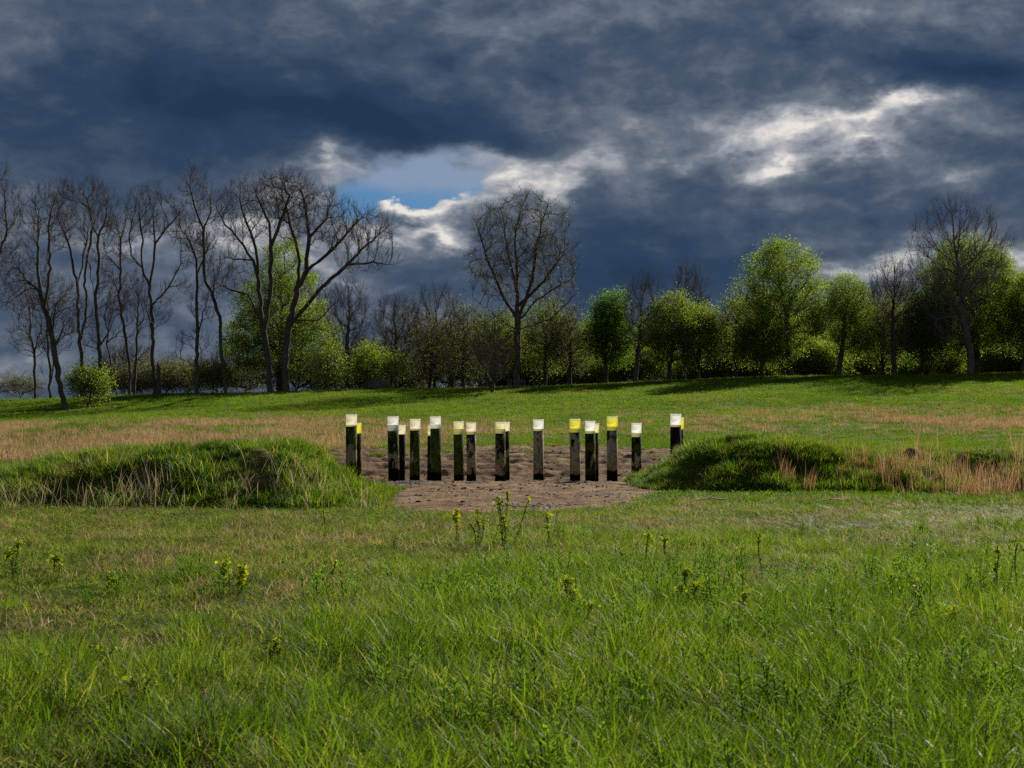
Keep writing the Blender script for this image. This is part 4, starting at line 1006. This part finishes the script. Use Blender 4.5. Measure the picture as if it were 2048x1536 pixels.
# the deeper wood behind: copies of two kinds
deep = [('leafy_tree', 'green', 905), ('thicket_tree', 'brown', 906)]
src = []
GD = 'trees deep in the wood behind the front row'
for nm, kd, sd in deep:
    src.append(crown_tree(nm, 'indistinct tree deep in the wood behind the front row', 1560 if kd == 'green' else 820, 765, 172, (1560 if kd == 'green' else 820) - 60, (1560 if kd == 'green' else 820) + 60, 615, kd, sd, low=760, shape='round', leafk=.8, group=GD))
rr = random.Random(3)
for k, (px, D, kd, sc) in enumerate([(720, 176, 1, .75), (770, 182, 1, .8), (905, 178, 1, .9), (960, 182, 1, .95), (1040, 176, 0, .8), (1110, 180, 1, .95), (1180, 172, 0, .85), (1250, 178, 1, .9), (1310, 172, 0, .85), (1430, 174, 0, .9), (1500, 178, 1, 1.0),
                                 (1630, 176, 0, 1.0), (1700, 172, 1, 1.1), (1750, 178, 0, 1.0), (1810, 172, 1, 1.15), (1870, 176, 0, 1.1), (1930, 172, 0, 1.0), (2000, 170, 0, 1.05), (2070, 168, 0, 1.1), (2140, 165, 0, 1.1), (2210, 166, 0, 1.1)]):
    b = W(px, 766, D); b[2] = float(base_h(b[0], b[1]))
    copy_thing(src[kd], b, rr.uniform(0, 6.28), (sc, sc, sc), 'indistinct tree deep in the wood behind the front row')
# low brush closing the foot of the wood
bsrc = crown_tree('brush_thicket', 'dark leafy undergrowth at the foot of the wood', 1300, 764, 158, 1248, 1352, 700, 'yellow', 907, low=775, shape='lumpy', leafk=.6, cat='bush', rmax=.05, group='undergrowth at the foot of the wood')
for k, px in enumerate([590, 640, 690, 740, 790, 830, 890, 950, 1010, 1070, 1130, 1190, 1245, 1355, 1410, 1460, 1520, 1600, 1650, 1710, 1765, 1820, 1880, 1930, 1985, 2040, 2100]):
    b = W(px, 766, 158 + rr.uniform(-3, 5)); b[2] = float(base_h(b[0], b[1]))
    s = rr.uniform(.75, 1.25); b[2] -= 1.15
    if px < 960: copy_thing(brush, b, rr.uniform(0, 6.28), (s * 1.25, s, s * 1.6), 'brownish leafless brush behind the left rise and the boulder')
    else: copy_thing(bsrc, b, rr.uniform(0, 6.28), (s * 1.2, s, s * 1.2), 'dark leafy undergrowth at the foot of the wood')

for k, (px, D, sx) in enumerate([(40, 150, 1.0), (225, 156, 1.5), (275, 154, 1.2), (330, 158, 1.6), (375, 156, 1.4), (435, 160, 1.5), (490, 157, 1.3)]):
    b = W(px, 775, D); b[2] = float(base_h(b[0], b[1])) - .1
    copy_thing(brush, b, rr.uniform(0, 6.28), (sx, sx, sx * .85), 'brownish leafless brush behind the left rise and the boulder')
b = ground_hit(313, 781)
sn = thing('dead_snag', 'broken dead snag leaning on the wide Y tree', 'snag', b + np.array([.25, -.4, -.1]))
nn = 10; ff = np.linspace(0, 1, nn); cc = np.stack([.10 * np.sin(ff * 3), 0 * ff, 2.9 * ff], 1)
mm = MB(); mm.add(*seg_tubes(cc[:-1], cc[1:], .26 - .05 * ff[:-1], .26 - .05 * ff[1:], 9)); mm.add(*seg_tubes(cc[-1:], cc[-1:] + np.array([[-.08, 0, .55]]), np.array([.20]), np.array([.03]), 7))
link('trunk', mm.mesh('trunk', M_BARK_DARK), sn)
b = ground_hit(1033, 766); D_ = b[1]
tg = thing('tree_guard', 'low pale slatted guard round the foot of the oak', 'tree guard', b + np.array([0, 0, -.05]))
m_, t_, o_ = new_mat('weathered_wood'); t_.l.new(principled(t_, t_.mix(t_.noise(t_.new('ShaderNodeTexCoord').outputs['Object'], 6, 4), (.08, .078, .07), (.16, .155, .145)), .85, .2), o_.inputs[0])
for k in range(14):
    a = k / 14 * 2 * np.pi; q = np.array([[np.cos(a) * .85, np.sin(a) * .85, 0]])
    mm = MB(); mm.add(*seg_tubes(q, q + np.array([[0, 0, .95]]), np.array([.05]), np.array([.045]), 6)); mm.add(*seg_tubes(q + np.array([[0, 0, .95]]), q + np.array([[0, 0, .97]]), np.array([.045]), np.array([.004]), 6))
    link('slat', mm.mesh('slat', m_), tg)
for zz in (.3, .75):
    a = np.arange(15) / 14 * 2 * np.pi; q = np.stack([np.cos(a) * .88, np.sin(a) * .88, zz + 0 * a], 1)
    mm = MB(); mm.add(*seg_tubes(q[:-1], q[1:], np.full(14, .03), np.full(14, .03), 5)); link('rail', mm.mesh('rail', m_), tg)
m_, t_, o_ = new_mat('bleached_stick'); t_.l.new(principled(t_, t_.mix(t_.noise(t_.new('ShaderNodeTexCoord').outputs['Object'], 9, 3), (.30, .26, .20), (.50, .45, .37)), .85, .2), o_.inputs[0])
for lb, px, py, ln, az, el, sd in [('pale stick poking out of the furrows behind the tubes', 858, 946, .75, .5, .45, 1), ('pale curved stick lying on the mown grass before the right mound', 1382, 1010, .85, .35, .05, 2), ('pale bent stick on the short grass, right of the curved one', 1625, 1012, 1.0, .6, .04, 3)]:
    g_ = np.random.default_rng(sd); b = ground_hit(px, py, 20, 70); b[2] = float(total_h(b[0], b[1])) + .06
    ff = np.linspace(0, 1, 7); cc = np.stack([np.cos(az) * ff * ln, np.sin(az) * ff * ln, np.sin(el) * ff * ln + .05 * np.sin(ff * 3.1)], 1) + g_.normal(0, .008, (7, 3))
    mm = MB(); mm.add(*seg_tubes(cc[:-1], cc[1:], np.full(6, .016), np.full(6, .013), 6)); mm.add(*seg_tubes(cc[3:4], cc[3:4] + np.array([[.12, -.1, .08]]), np.array([.010]), np.array([.006]), 5))
    o = link('stick', mm.mesh('stick', m_), None, b); tag(o, lb, 'stick')

# ------------------------------------------------------------------ the tubes
def lathe(prof, k=40):
    """prof: (r, z) rows -> quads"""
    prof = np.asarray(prof, float); th = np.arange(k) / k * 2 * np.pi
    V = np.stack([prof[:, None, 0] * np.cos(th), prof[:, None, 0] * np.sin(th), np.repeat(prof[:, 1:2], k, 1)], -1).reshape(-1, 3)
    i = np.arange(k); j = (i + 1) % k; Q = []
    for a in range(len(prof) - 1): Q.append(np.stack([i + a * k, j + a * k, j + (a + 1) * k, i + (a + 1) * k], 1))
    return V, np.concatenate(Q)
def plastic(name, col, clear=.32):
    m, t, out = new_mat(name)
    tc = t.new('ShaderNodeTexCoord')
    n = t.noise(tc.outputs['Object'], 5, 4, .6)
    c = t.mix(t.maprange(n, .55, .75, 0, .25), col, tuple(q * .85 for q in col))
    p = principled(t, c, .35, .4)
    tr = t.new('ShaderNodeBsdfTranslucent'); t.l.new(c, tr.inputs[0])
    tp = t.new('ShaderNodeBsdfTransparent'); t.put(tp.inputs[0], tuple(min(1, q * 1.05) for q in col))
    a = t.new('ShaderNodeMixShader'); a.inputs[0].default_value = .80; t.l.new(p, a.inputs[1]); t.l.new(tr.outputs[0], a.inputs[2])
    b = t.new('ShaderNodeMixShader'); b.inputs[0].default_value = clear; t.l.new(a.outputs[0], b.inputs[1]); t.l.new(tp.outputs[0], b.inputs[2])
    t.l.new(b.outputs[0], out.inputs[0]); return m
def stained(name, tan, green, seed, H):
    """tube wall seen with its fill: pale sediment, green algae, black film"""
    m, t, out = new_mat(name)
    tc = t.new('ShaderNodeTexCoord')
    o = tc.outputs['Object']
    v = t.mapping(o, scale=(1, 1, .45), loc=(seed * 3.7, seed * 1.3, seed * 2.1))
    a = t.noise(v, 3.4, 5, .62, .6); b = t.noise(t.vmath('ADD', v, (7, 3, 1)), 4.5, 6, .7, .8); f = t.noise(v, 26, 5, .7)
    sep = t.new('ShaderNodeSeparateXYZ'); t.l.new(o, sep.inputs[0])
    zf = t.math('DIVIDE', sep.outputs[2], H)
    blk = (0.0075, 0.0075, 0.006)
    c = t.mix(t.maprange(b, .54 - .24 * green, .68 - .20 * green), blk, t.ramp(f, [(.35, (0.014, 0.026, 0.004)), (.55, (0.06, 0.085, 0.012)), (.75, (0.15, 0.16, 0.045))]))
    tanc = t.ramp(f, [(.3, (0.22, 0.18, 0.125)), (.7, (0.36, 0.30, 0.215))])
    edge = t.math('MULTIPLY_ADD', t.math('SUBTRACT', f, .5), .22, a)
    # sediment shows mostly in the middle of the tube
    midz = t.math('SUBTRACT', 1.0, t.math('MULTIPLY', t.math('ABSOLUTE', t.math('SUBTRACT', zf, .52)), 1.0))
    tm = t.maprange(t.math('MULTIPLY_ADD', t.math('SUBTRACT', midz, .78), .5, edge), 0.68 - .36 * tan, 0.74 - .36 * tan)
    tm = t.math('MULTIPLY', tm, t.maprange(t.noise(t.vmath('ADD', v, (2, 9, 4)), 14, 5, .7), .36, .50, .25, 1.0))
    tanc = t.mix(t.maprange(t.noise(t.vmath('ADD', v, (5, 2, 8)), 5, 4, .6), .45, .65, 0, .25 + .5 * green), tanc, (0.13, 0.14, 0.04))
    c = t.mix(tm, c, tanc)
    low = t.maprange(t.math('MULTIPLY_ADD', t.math('SUBTRACT', b, .5), .22, zf), .29, .265)
    c = t.mix(low, c, (0.006, 0.006, 0.006))
    p = t.new('ShaderNodeBsdfPrincipled'); t.l.new(c, p.inputs['Base Color']); p.inputs['Roughness'].default_value = .8; p.inputs['Specular IOR Level'].default_value = .02
    p.inputs['Subsurface Weight'].default_value = .7; p.inputs['Subsurface Radius'].default_value = (1, .85, .5); p.inputs['Subsurface Scale'].default_value = .11
    bp = t.new('ShaderNodeBump'); bp.inputs['Strength'].default_value = .15; bp.inputs['Distance'].default_value = .01; t.l.new(f, bp.inputs['Height']); t.l.new(bp.outputs[0], p.inputs['Normal'])
    t.l.new(p.outputs[0], out.inputs[0]); return m
WHITE = (.94, .95, .92); CREAM = (.94, .90, .76); PALE = (.93, .92, .62); YELL = (.90, .88, .20); OLIVE = (.40, .39, .20); GREYB = (.34, .35, .32)
# px, top, width px, upper colour, bottom of the clear part, top of the dark fill, tan, green, label
POLES = [
    (703, 829, 22.0, CREAM, 850, 853, .35, .55, 'white-topped tube with a dark body, leftmost, its foot behind the left mound'),
    (715, 846, 17.6, YELL, 866, 868, .1, .3, 'narrow yellow-topped tube peeping out behind the leftmost white-topped tube'),
    (788, 833, 22.0, WHITE, 850, 862, .45, .4, 'white-topped tube with a wide grey band and brown mottled body'),
    (801.5, 850, 17.4, CREAM, 868, 869, .0, .1, 'low cream-topped black tube peeping out behind the grey-banded one'),
    (829.5, 838, 20.6, CREAM, 858, 861, .1, .6, 'cream-topped tube with a black and moss green body, no tube behind it'),
    (863, 850.5, 17.4, PALE, 869, 872, .0, .2, 'low pale yellow-topped tube half hidden by a white-topped green one'),
    (873, 833, 21.4, WHITE, 849, 857, .2, .7, 'white-topped tube with a greenish body before a low pale yellow one'),
    (918, 843, 20.4, PALE, 858, 869, .1, .85, 'pale yellow-topped tube with the greenest body and an olive band'),
    (943, 845, 19.2, CREAM, 863, 869, .72, .35, 'narrow cream-white-topped tube with a pale tan middle, right of the greenest'),
    (1000, 844, 20.4, PALE, 858, 867, .45, .4, 'pale yellow-topped tube with half tan, half black body and a twin behind'),
    (1010.5, 844, 18.0, CREAM, 862, 862.5, .3, .5, 'cream-topped tube standing close behind the half tan, half black one'),
    (1077, 839, 21.0, WHITE, 858, 862, .85, .2, 'white-topped tube with a mostly tan body, alone in the middle of the ring'),
    (1150, 838, 21.2, YELL, 857, 865, .75, .45, 'vivid yellow-topped tube with a tan body, the lower of the two vivid ones'),
    (1180, 842, 20.2, WHITE, 862, 867, .15, .45, 'white-topped dark tube between the two vivid yellow-topped tubes'),
    (1188, 847, 17.6, PALE, 865, 866, .1, .8, 'pale tube hidden behind the dark one between the vivid yellow tops'),
    (1224, 833, 21.6, YELL, 853, 861, .88, .4, 'tall vivid yellow-topped tube with a big tan patch on its body'),
    (1272.5, 846, 20.0, WHITE, 866, 874, .25, .3, 'lowest white-topped tube with a grey-green body beside the right mound'),
    (1350.5, 828, 22.0, WHITE, 850, 854, .0, .1, 'white-topped all black tube, rightmost, rising from behind the right mound'),
    (1357, 835, 18.6, YELL, 858, 860, .0, .2, 'yellow-edged tube almost hidden behind the rightmost black tube'),
]
DIAM = .355
M_LID = plastic('lid_plastic', (.88, .88, .86), .05)
for i, (px, top, wp, colr, zb, zf, tan, green, lb) in enumerate(POLES):
    D = DIAM * FPX / wp
    p = W(px, top, D); gz = float(total_h(p[0], p[1])); gz = min(gz, float(base_h(p[0], p[1])) + .05)
    loc = np.array([p[0], D, gz - .03]); H = p[2] - loc[2]
    hb = W(px, zb, D)[2] - loc[2]; hf = W(px, zf, D)[2] - loc[2]
    t = thing('tube_column', lb, 'tube', loc, 'translucent tubes standing in a ring on bare soil', rotz=i * 1.7)
    t.rotation_euler = (R(random.Random(i).uniform(-.8, .8)), R(random.Random(i + 50).uniform(-.8, .8)), i * 1.7)
    r = DIAM / 2
    link('column', make_mesh('column', *lathe([(.01, 0), (r, 0), (r, hf * .5), (r, hf), (.01, hf)]), stained('stained_tube', tan, green, i + 1, hf)), t)
    if hb - hf > .03:
        link('band', make_mesh('band', *lathe([(r * .995, hf), (r * .995, hb)]), plastic('band_plastic', OLIVE if colr is not WHITE else GREYB if px == 788 else (.55, .56, .50) if px == 873 else OLIVE, .12)), t)
    else:
        link('band', make_mesh('band', *lathe([(r * .995, hf), (r * .995, hb)]), plastic('band_plastic', tuple(.6 * q for q in colr), .12)), t)
    link('collar', make_mesh('collar', *lathe([(r, hb), (r, H - .03)]), plastic('collar_plastic', colr)), t)
    link('lid', make_mesh('lid', *lathe([(r * .99, H - .055), (r * 1.012, H - .055), (r * 1.018, H - .04), (r * 1.018, H - .012), (r * 1.0, H), (r * .9, H + .004), (.01, H + .006)]), M_LID), t)

# ------------------------------------------------------------------ stones
def stone_mat(name, c0, c1):
    m, t, out = new_mat(name); tc = t.new('ShaderNodeTexCoord')
    n = t.noise(tc.outputs['Object'], 4, 6, .65)
    t.l.new(principled(t, t.mix(t.maprange(n, .35, .68), c0, c1), .85, .25, n, .7, .05), out.inputs[0]); return m
M_BOULDER = stone_mat('boulder_rock', (.04, .04, .041), (.10, .098, .095))
M_PALE = stone_mat('pale_stone', (.26, .25, .23), (.42, .40, .37))
def rock(name, label, loc, size, seed, mat, cat='rock'):
    n, k = 14, 20; th = np.linspace(0, np.pi, n)[:, None]; ph = np.arange(k)[None] / k * 2 * np.pi
    d = np.stack([np.sin(th) * np.cos(ph), np.sin(th) * np.sin(ph), np.cos(th) + 0 * ph], -1)
    rr_ = 1 + .5 * fbm(d[..., 0] * 1.6 + seed, d[..., 1] * 1.6 + d[..., 2] * 1.3, seed, 3)
    q = np.sign(d) * np.abs(d) ** .8 * rr_[..., None] * np.array(size) / 2
    i = np.arange(k); j = (i + 1) % k
    Q = np.concatenate([np.stack([i + a * k, i + (a + 1) * k, j + (a + 1) * k, j + a * k], 1) for a in range(n - 1)])
    o = link(name, make_mesh(name, q.reshape(-1, 3), Q, mat), None, loc); return tag(o, label, cat)
b = ground_hit(755, 779); rock('boulder', 'low dark boulder on the grass beside the lime-green tree', b + np.array([0, 0, .38]), (2.6, 1.6, 1.2), 5, M_BOULDER, 'boulder')
x, y = 4.72, 38.9; x = (1336 - 1024) / FPX * 40.2; y = 40.2
rock('stone', 'pale round stone low on the left end of the right mound', (x, y, float(total_h(x, y)) + .03), (.30, .26, .24), 9, M_PALE, 'stone')

# gravel
def gravel():
    g = np.random.default_rng(77); V = []; Qs = []; n = 0
    spots = [(818, 962.5, 42, 1.2, 700), (862, 964, 30, 1.0, 200), (958, 963.5, 14, .8, 130), (1150, 962, 40, 1.3, 260), (820, 1027, 22, .55, 240), (1075, 1014, 40, .7, 160), (1200, 990, 50, 1.6, 90), (1000, 985, 150, 4, 160), (1150, 970, 60, 2, 150)]
    P = []
    for (px, py, sx, sy, k) in spots:
        c = ground_hit(px, py, 20, 60) if py > 970 else W(px, py, 44.4)
        P.append(np.stack([c[0] + g.normal(0, sx * c[1] / FPX / 1.6, k), c[1] + g.normal(0, sy / 1.6, k)], 1))
    P = np.concatenate(P); N = len(P)
    s = g.uniform(.014, .036, N)
    cube = np.array([[-1, -1, -1], [1, -1, -1], [1, 1, -1], [-1, 1, -1], [-1, -1, 1], [1, -1, 1], [1, 1, 1], [-1, 1, 1]], float)
    fq = np.array([[0, 3, 2, 1], [4, 5, 6, 7], [0, 1, 5, 4], [1, 2, 6, 5], [2, 3, 7, 6], [3, 0, 4, 7]])
    c = cube[None] * g.uniform(.5, 1.1, (N, 8, 1)) * (s * .7)[:, None, None]
    a = g.uniform(0, 6.28, N); ca, sa = np.cos(a)[:, None], np.sin(a)[:, None]
    c = np.stack([c[..., 0] * ca - c[..., 1] * sa, c[..., 0] * sa + c[..., 1] * ca, c[..., 2] * .8], -1)
    c += np.stack([P[:, 0], P[:, 1], total_h(P[:, 0], P[:, 1]) + .02], -1)[:, None]
    m, t, out = new_mat('gravel_stone'); geo = t.new('ShaderNodeNewGeometry')
    t.l.new(principled(t, t.ramp(geo.outputs['Random Per Island'], [(0, (.10, .11, .125)), (.6, (.22, .235, .26)), (1, (.40, .41, .43))]), .7, .3), out.inputs[0])
    tag(link('gravel', make_mesh('gravel', c.reshape(-1, 3), (np.arange(N)[:, None, None] * 8 + fq[None]).reshape(-1, 4), m, smooth=False)), 'blue-grey gravel strewn on the soil before the tubes', kind='stuff')
gravel()
def clods():
    g = np.random.default_rng(78); N = 5200
    y = np.where(g.uniform(0, 1, N) < .55, g.uniform(26.8, 46, N), g.uniform(57, 70, N)); x = g.uniform(-10, 10, N)
    k = (dirt_mask(x, y) > .15) & (g.uniform(0, 1, N) < np.clip(.35 + 2.5 * fbm(x / 1.2, y / 1.2, 171, 3), .04, 1)); x, y = x[k], y[k]; N = len(x)
    cube = np.array([[-1, -1, -1], [1, -1, -1], [1, 1, -1], [-1, 1, -1], [-1, -1, 1], [1, -1, 1], [1, 1, 1], [-1, 1, 1]], float)
    fq = np.array([[0, 3, 2, 1], [4, 5, 6, 7], [0, 1, 5, 4], [1, 2, 6, 5], [2, 3, 7, 6], [3, 0, 4, 7]])
    s = .014 + .034 * g.uniform(0, 1, N) ** 3
    c = cube[None] * g.uniform(.45, 1.1, (N, 8, 1)) * s[:, None, None]
    a = g.uniform(0, 6.28, N); ca, sa = np.cos(a)[:, None], np.sin(a)[:, None]
    c = np.stack([c[..., 0] * ca - c[..., 1] * sa, c[..., 0] * sa + c[..., 1] * ca, c[..., 2] * .7], -1) + np.stack([x, y, dirt_z(x, y) + .02 + s * .2], -1)[:, None]
    m, t, out = new_mat('clod_soil'); geo = t.new('ShaderNodeNewGeometry')
    t.l.new(principled(t, t.ramp(geo.outputs['Random Per Island'], [(0, (.08, .052, .032)), (.7, (.17, .115, .07)), (.93, (.24, .18, .12)), (1, (.40, .36, .30))]), .95, .1), out.inputs[0])
    tag(link('soil_clods', make_mesh('soil_clods', c.reshape(-1, 3), (np.arange(N)[:, None, None] * 8 + fq[None]).reshape(-1, 4), m, smooth=False)), 'crumbled clods lying over the bare soil', kind='stuff')
clods()

# ------------------------------------------------------------------ flowering weeds, one by one
M_STEM = leafy('weed_leaves', [(0.035, 0.065, 0.010), (0.06, 0.10, 0.014), (0.085, 0.13, 0.018)], .5, .6, .1, .5, tr_gain=1.7)
M_BUD = leafy('green_bracts', [(0.10, 0.145, 0.012), (0.16, 0.20, 0.018), (0.23, 0.25, 0.02)], .5, .6, .1, .5, tr_gain=1.5)
M_BLOOM = leafy('yellow_green_bracts', [(0.20, 0.22, 0.012), (0.30, 0.30, 0.016), (0.38, 0.38, 0.02)], .5, .6, .1, .5, tr_gain=1.5, tint=(1.1, 1.15, .5))
def weed(label, px, top, D, seed, stems=2, bloom=1.0, spread=.10, curl=0.0):
    g = np.random.default_rng(seed)
    p = W(px, top, D); gz = float(base_h(p[0], p[1])); H = max(p[2] - gz, .2)
    root = thing('flowering_weed', label, 'weed', (p[0], p[1], gz), 'flowering weeds standing out of the meadow')
    for s in range(stems):
        st, lf, hd = MB(), MB(), MB()
        h = H * (1 if s == 0 else g.uniform(.62, .95)); a = g.uniform(0, 6.28); sp = 0 if s == 0 else spread * g.uniform(.5, 1.6)
        n = 9; f = np.linspace(0, 1, n)
        cx = np.cos(a) * sp * f + .02 * np.sin(f * 5 + a) ; cy_ = np.sin(a) * sp * f; cz = h * f
        if curl: cx = cx + curl * np.clip(f - .72, 0, 1) ** 1.5 * 1.6; cz = cz - abs(curl) * np.clip(f - .85, 0, 1) * 1.5
        c = np.stack([cx, cy_, cz], 1)
        st.add(*seg_tubes(c[:-1], c[1:], np.full(n - 1, .0045), np.full(n - 1, .0035), 5))
        nl = int(h / .013); fi = g.uniform(.12, .9, nl)
        q = np.stack([np.interp(fi, f, c[:, k]) for k in range(3)], 1)
        az = g.uniform(0, 6.28, nl); el = g.uniform(.1, .9, nl); L = g.uniform(.05, .10, nl) * (1.15 - .5 * fi)
        d = np.stack([np.cos(az) * np.cos(el), np.sin(az) * np.cos(el), np.sin(el)], 1); sd = np.stack([-np.sin(az), np.cos(az), 0 * az], 1)
        w = .0075 * g.uniform(.8, 1.5, nl)
        V = np.stack([q, q + d * L[:, None] * .5 + sd * w[:, None], q + d * L[:, None] - np.array([0, 0, .01]), q + d * L[:, None] * .5 - sd * w[:, None]], 1).reshape(-1, 3)
        lf.add(V, np.arange(4 * nl).reshape(-1, 4))
        nh = int(80 * bloom * (1 if s == 0 else .7)) + 6
        if bloom > 0:
            fi = 1 - np.abs(g.normal(0, .11, nh)); q = np.stack([np.interp(fi, f, c[:, k]) for k in range(3)], 1)
            q = q + g.normal(0, .020, (nh, 3)) * (1 + 1.3 * bloom * (1.05 - fi))[:, None]
            hd.add(*leaf_quads(q, .034, g, up=1.2, aspect=.95)); hd.add(*seg_tubes(c[-4:-1], c[-3:], np.full(3, .007), np.full(3, .006), 4))
        so = link('stem', st.mesh('stem', M_STEM), root); link('foliage', lf.mesh('foliage', M_STEM), so)
        if hd.n: link('flower_head', hd.mesh('flower_head', M_BLOOM if bloom >= 1.0 else M_BUD), so)
    return root
WEEDS = [
    ('bright yellow flowering weed with a nodding top, left of a near-identical pair', 443, 1122, 14.0, 2, 1.0, .05, .10),
    ('bright yellow flowering weed, right one of the nodding pair', 480, 1131, 13.8, 2, 1.0, .04, .10),
    ('tall loose yellow-green weed rising before the bare soil', 1014, 982, 18.5, 5, .7, .20, 0),
    ('small yellow-topped weed at the soil edge, left of the tall loose one', 915, 1018, 20.0, 2, 1.2, .06, 0),
    ('spreading yellow-green weed between the small and the tall one', 958, 1018, 19.5, 4, .5, .16, 0),
    ('low yellow-green weed right of the tall loose one', 1098, 1028, 19.0, 2, .5, .06, 0),
    ('upright weed with a round green head, left one before the mown strip', 1295, 1066, 15.0, 1, .35, .05, 0),
    ('upright weed with a round green head, right one before the mown strip', 1333, 1074, 15.0, 1, .4, .05, 0),
    ('slender weed with a pointed yellow-green spike on the right side', 1520, 1066, 15.2, 1, .4, .05, .02),
    ('bushy weed with bent yellow-green tops right of the middle', 1372, 1134, 12.2, 4, .6, .16, .10),
    ('leafy weed with a yellow-green nodding top in the middle', 1136, 1156, 12.0, 2, .8, .07, .06),
    ('short dark-headed weed right below the middle nodding one', 1180, 1206, 11.0, 1, .25, .05, .04),
    ('pale yellow-green weed left of the bright nodding pair', 221, 1150, 13.6, 3, .45, .08, 0),
    ('small yellow-green weed above the pale one on the left', 116, 1110, 14.8, 2, .5, .05, 0),
    ('spreading yellow-green weed at the left edge of the meadow', 35, 1080, 15.0, 4, .4, .13, 0),
    ('small yellow-topped weed right of the bright nodding pair', 668, 1124, 14.2, 1, .6, .05, 0),
    ('dark leafy weed with a tight green head in the left foreground', 200, 1296, 9.4, 2, .12, .07, 0),
    ('leafy weed with a faint yellow head in the low left foreground', 270, 1390, 8.2, 3, .12, .08, 0),
    ('weed with a broad yellow-green head in the left middle foreground', 545, 1300, 9.6, 3, .25, .12, 0),
    ('tall dark-stemmed weed with a small head at the right edge', 2034, 1086, 12.6, 1, .25, .04, 0),
    ('weed with a round head just left of the right-edge one', 1992, 1092, 13.2, 2, .3, .05, 0),
    ('dark leafy weed with a cluster of green tips on the right', 1838, 1160, 11.6, 3, .15, .10, 0),
    ('low branching weed among lush grass in the right foreground', 1912, 1218, 10.6, 3, .3, .12, 0),
    ('small lime-topped weed low in the right middle foreground', 1488, 1186, 11.2, 2, .4, .06, 0),
    ('weed with narrow leaves in the lower right foreground', 1780, 1288, 9.6, 3, .15, .10, 0),
    ('small yellow-green weed on the left below the mound stalks', 648, 1020, 19.6, 1, .4, .05, 0),
]
for i, (lb, px, top, D, stems, bloom, spread, curl) in enumerate(WEEDS):
    weed(lb, px, top, D, 1000 + i, stems, bloom, spread, curl)
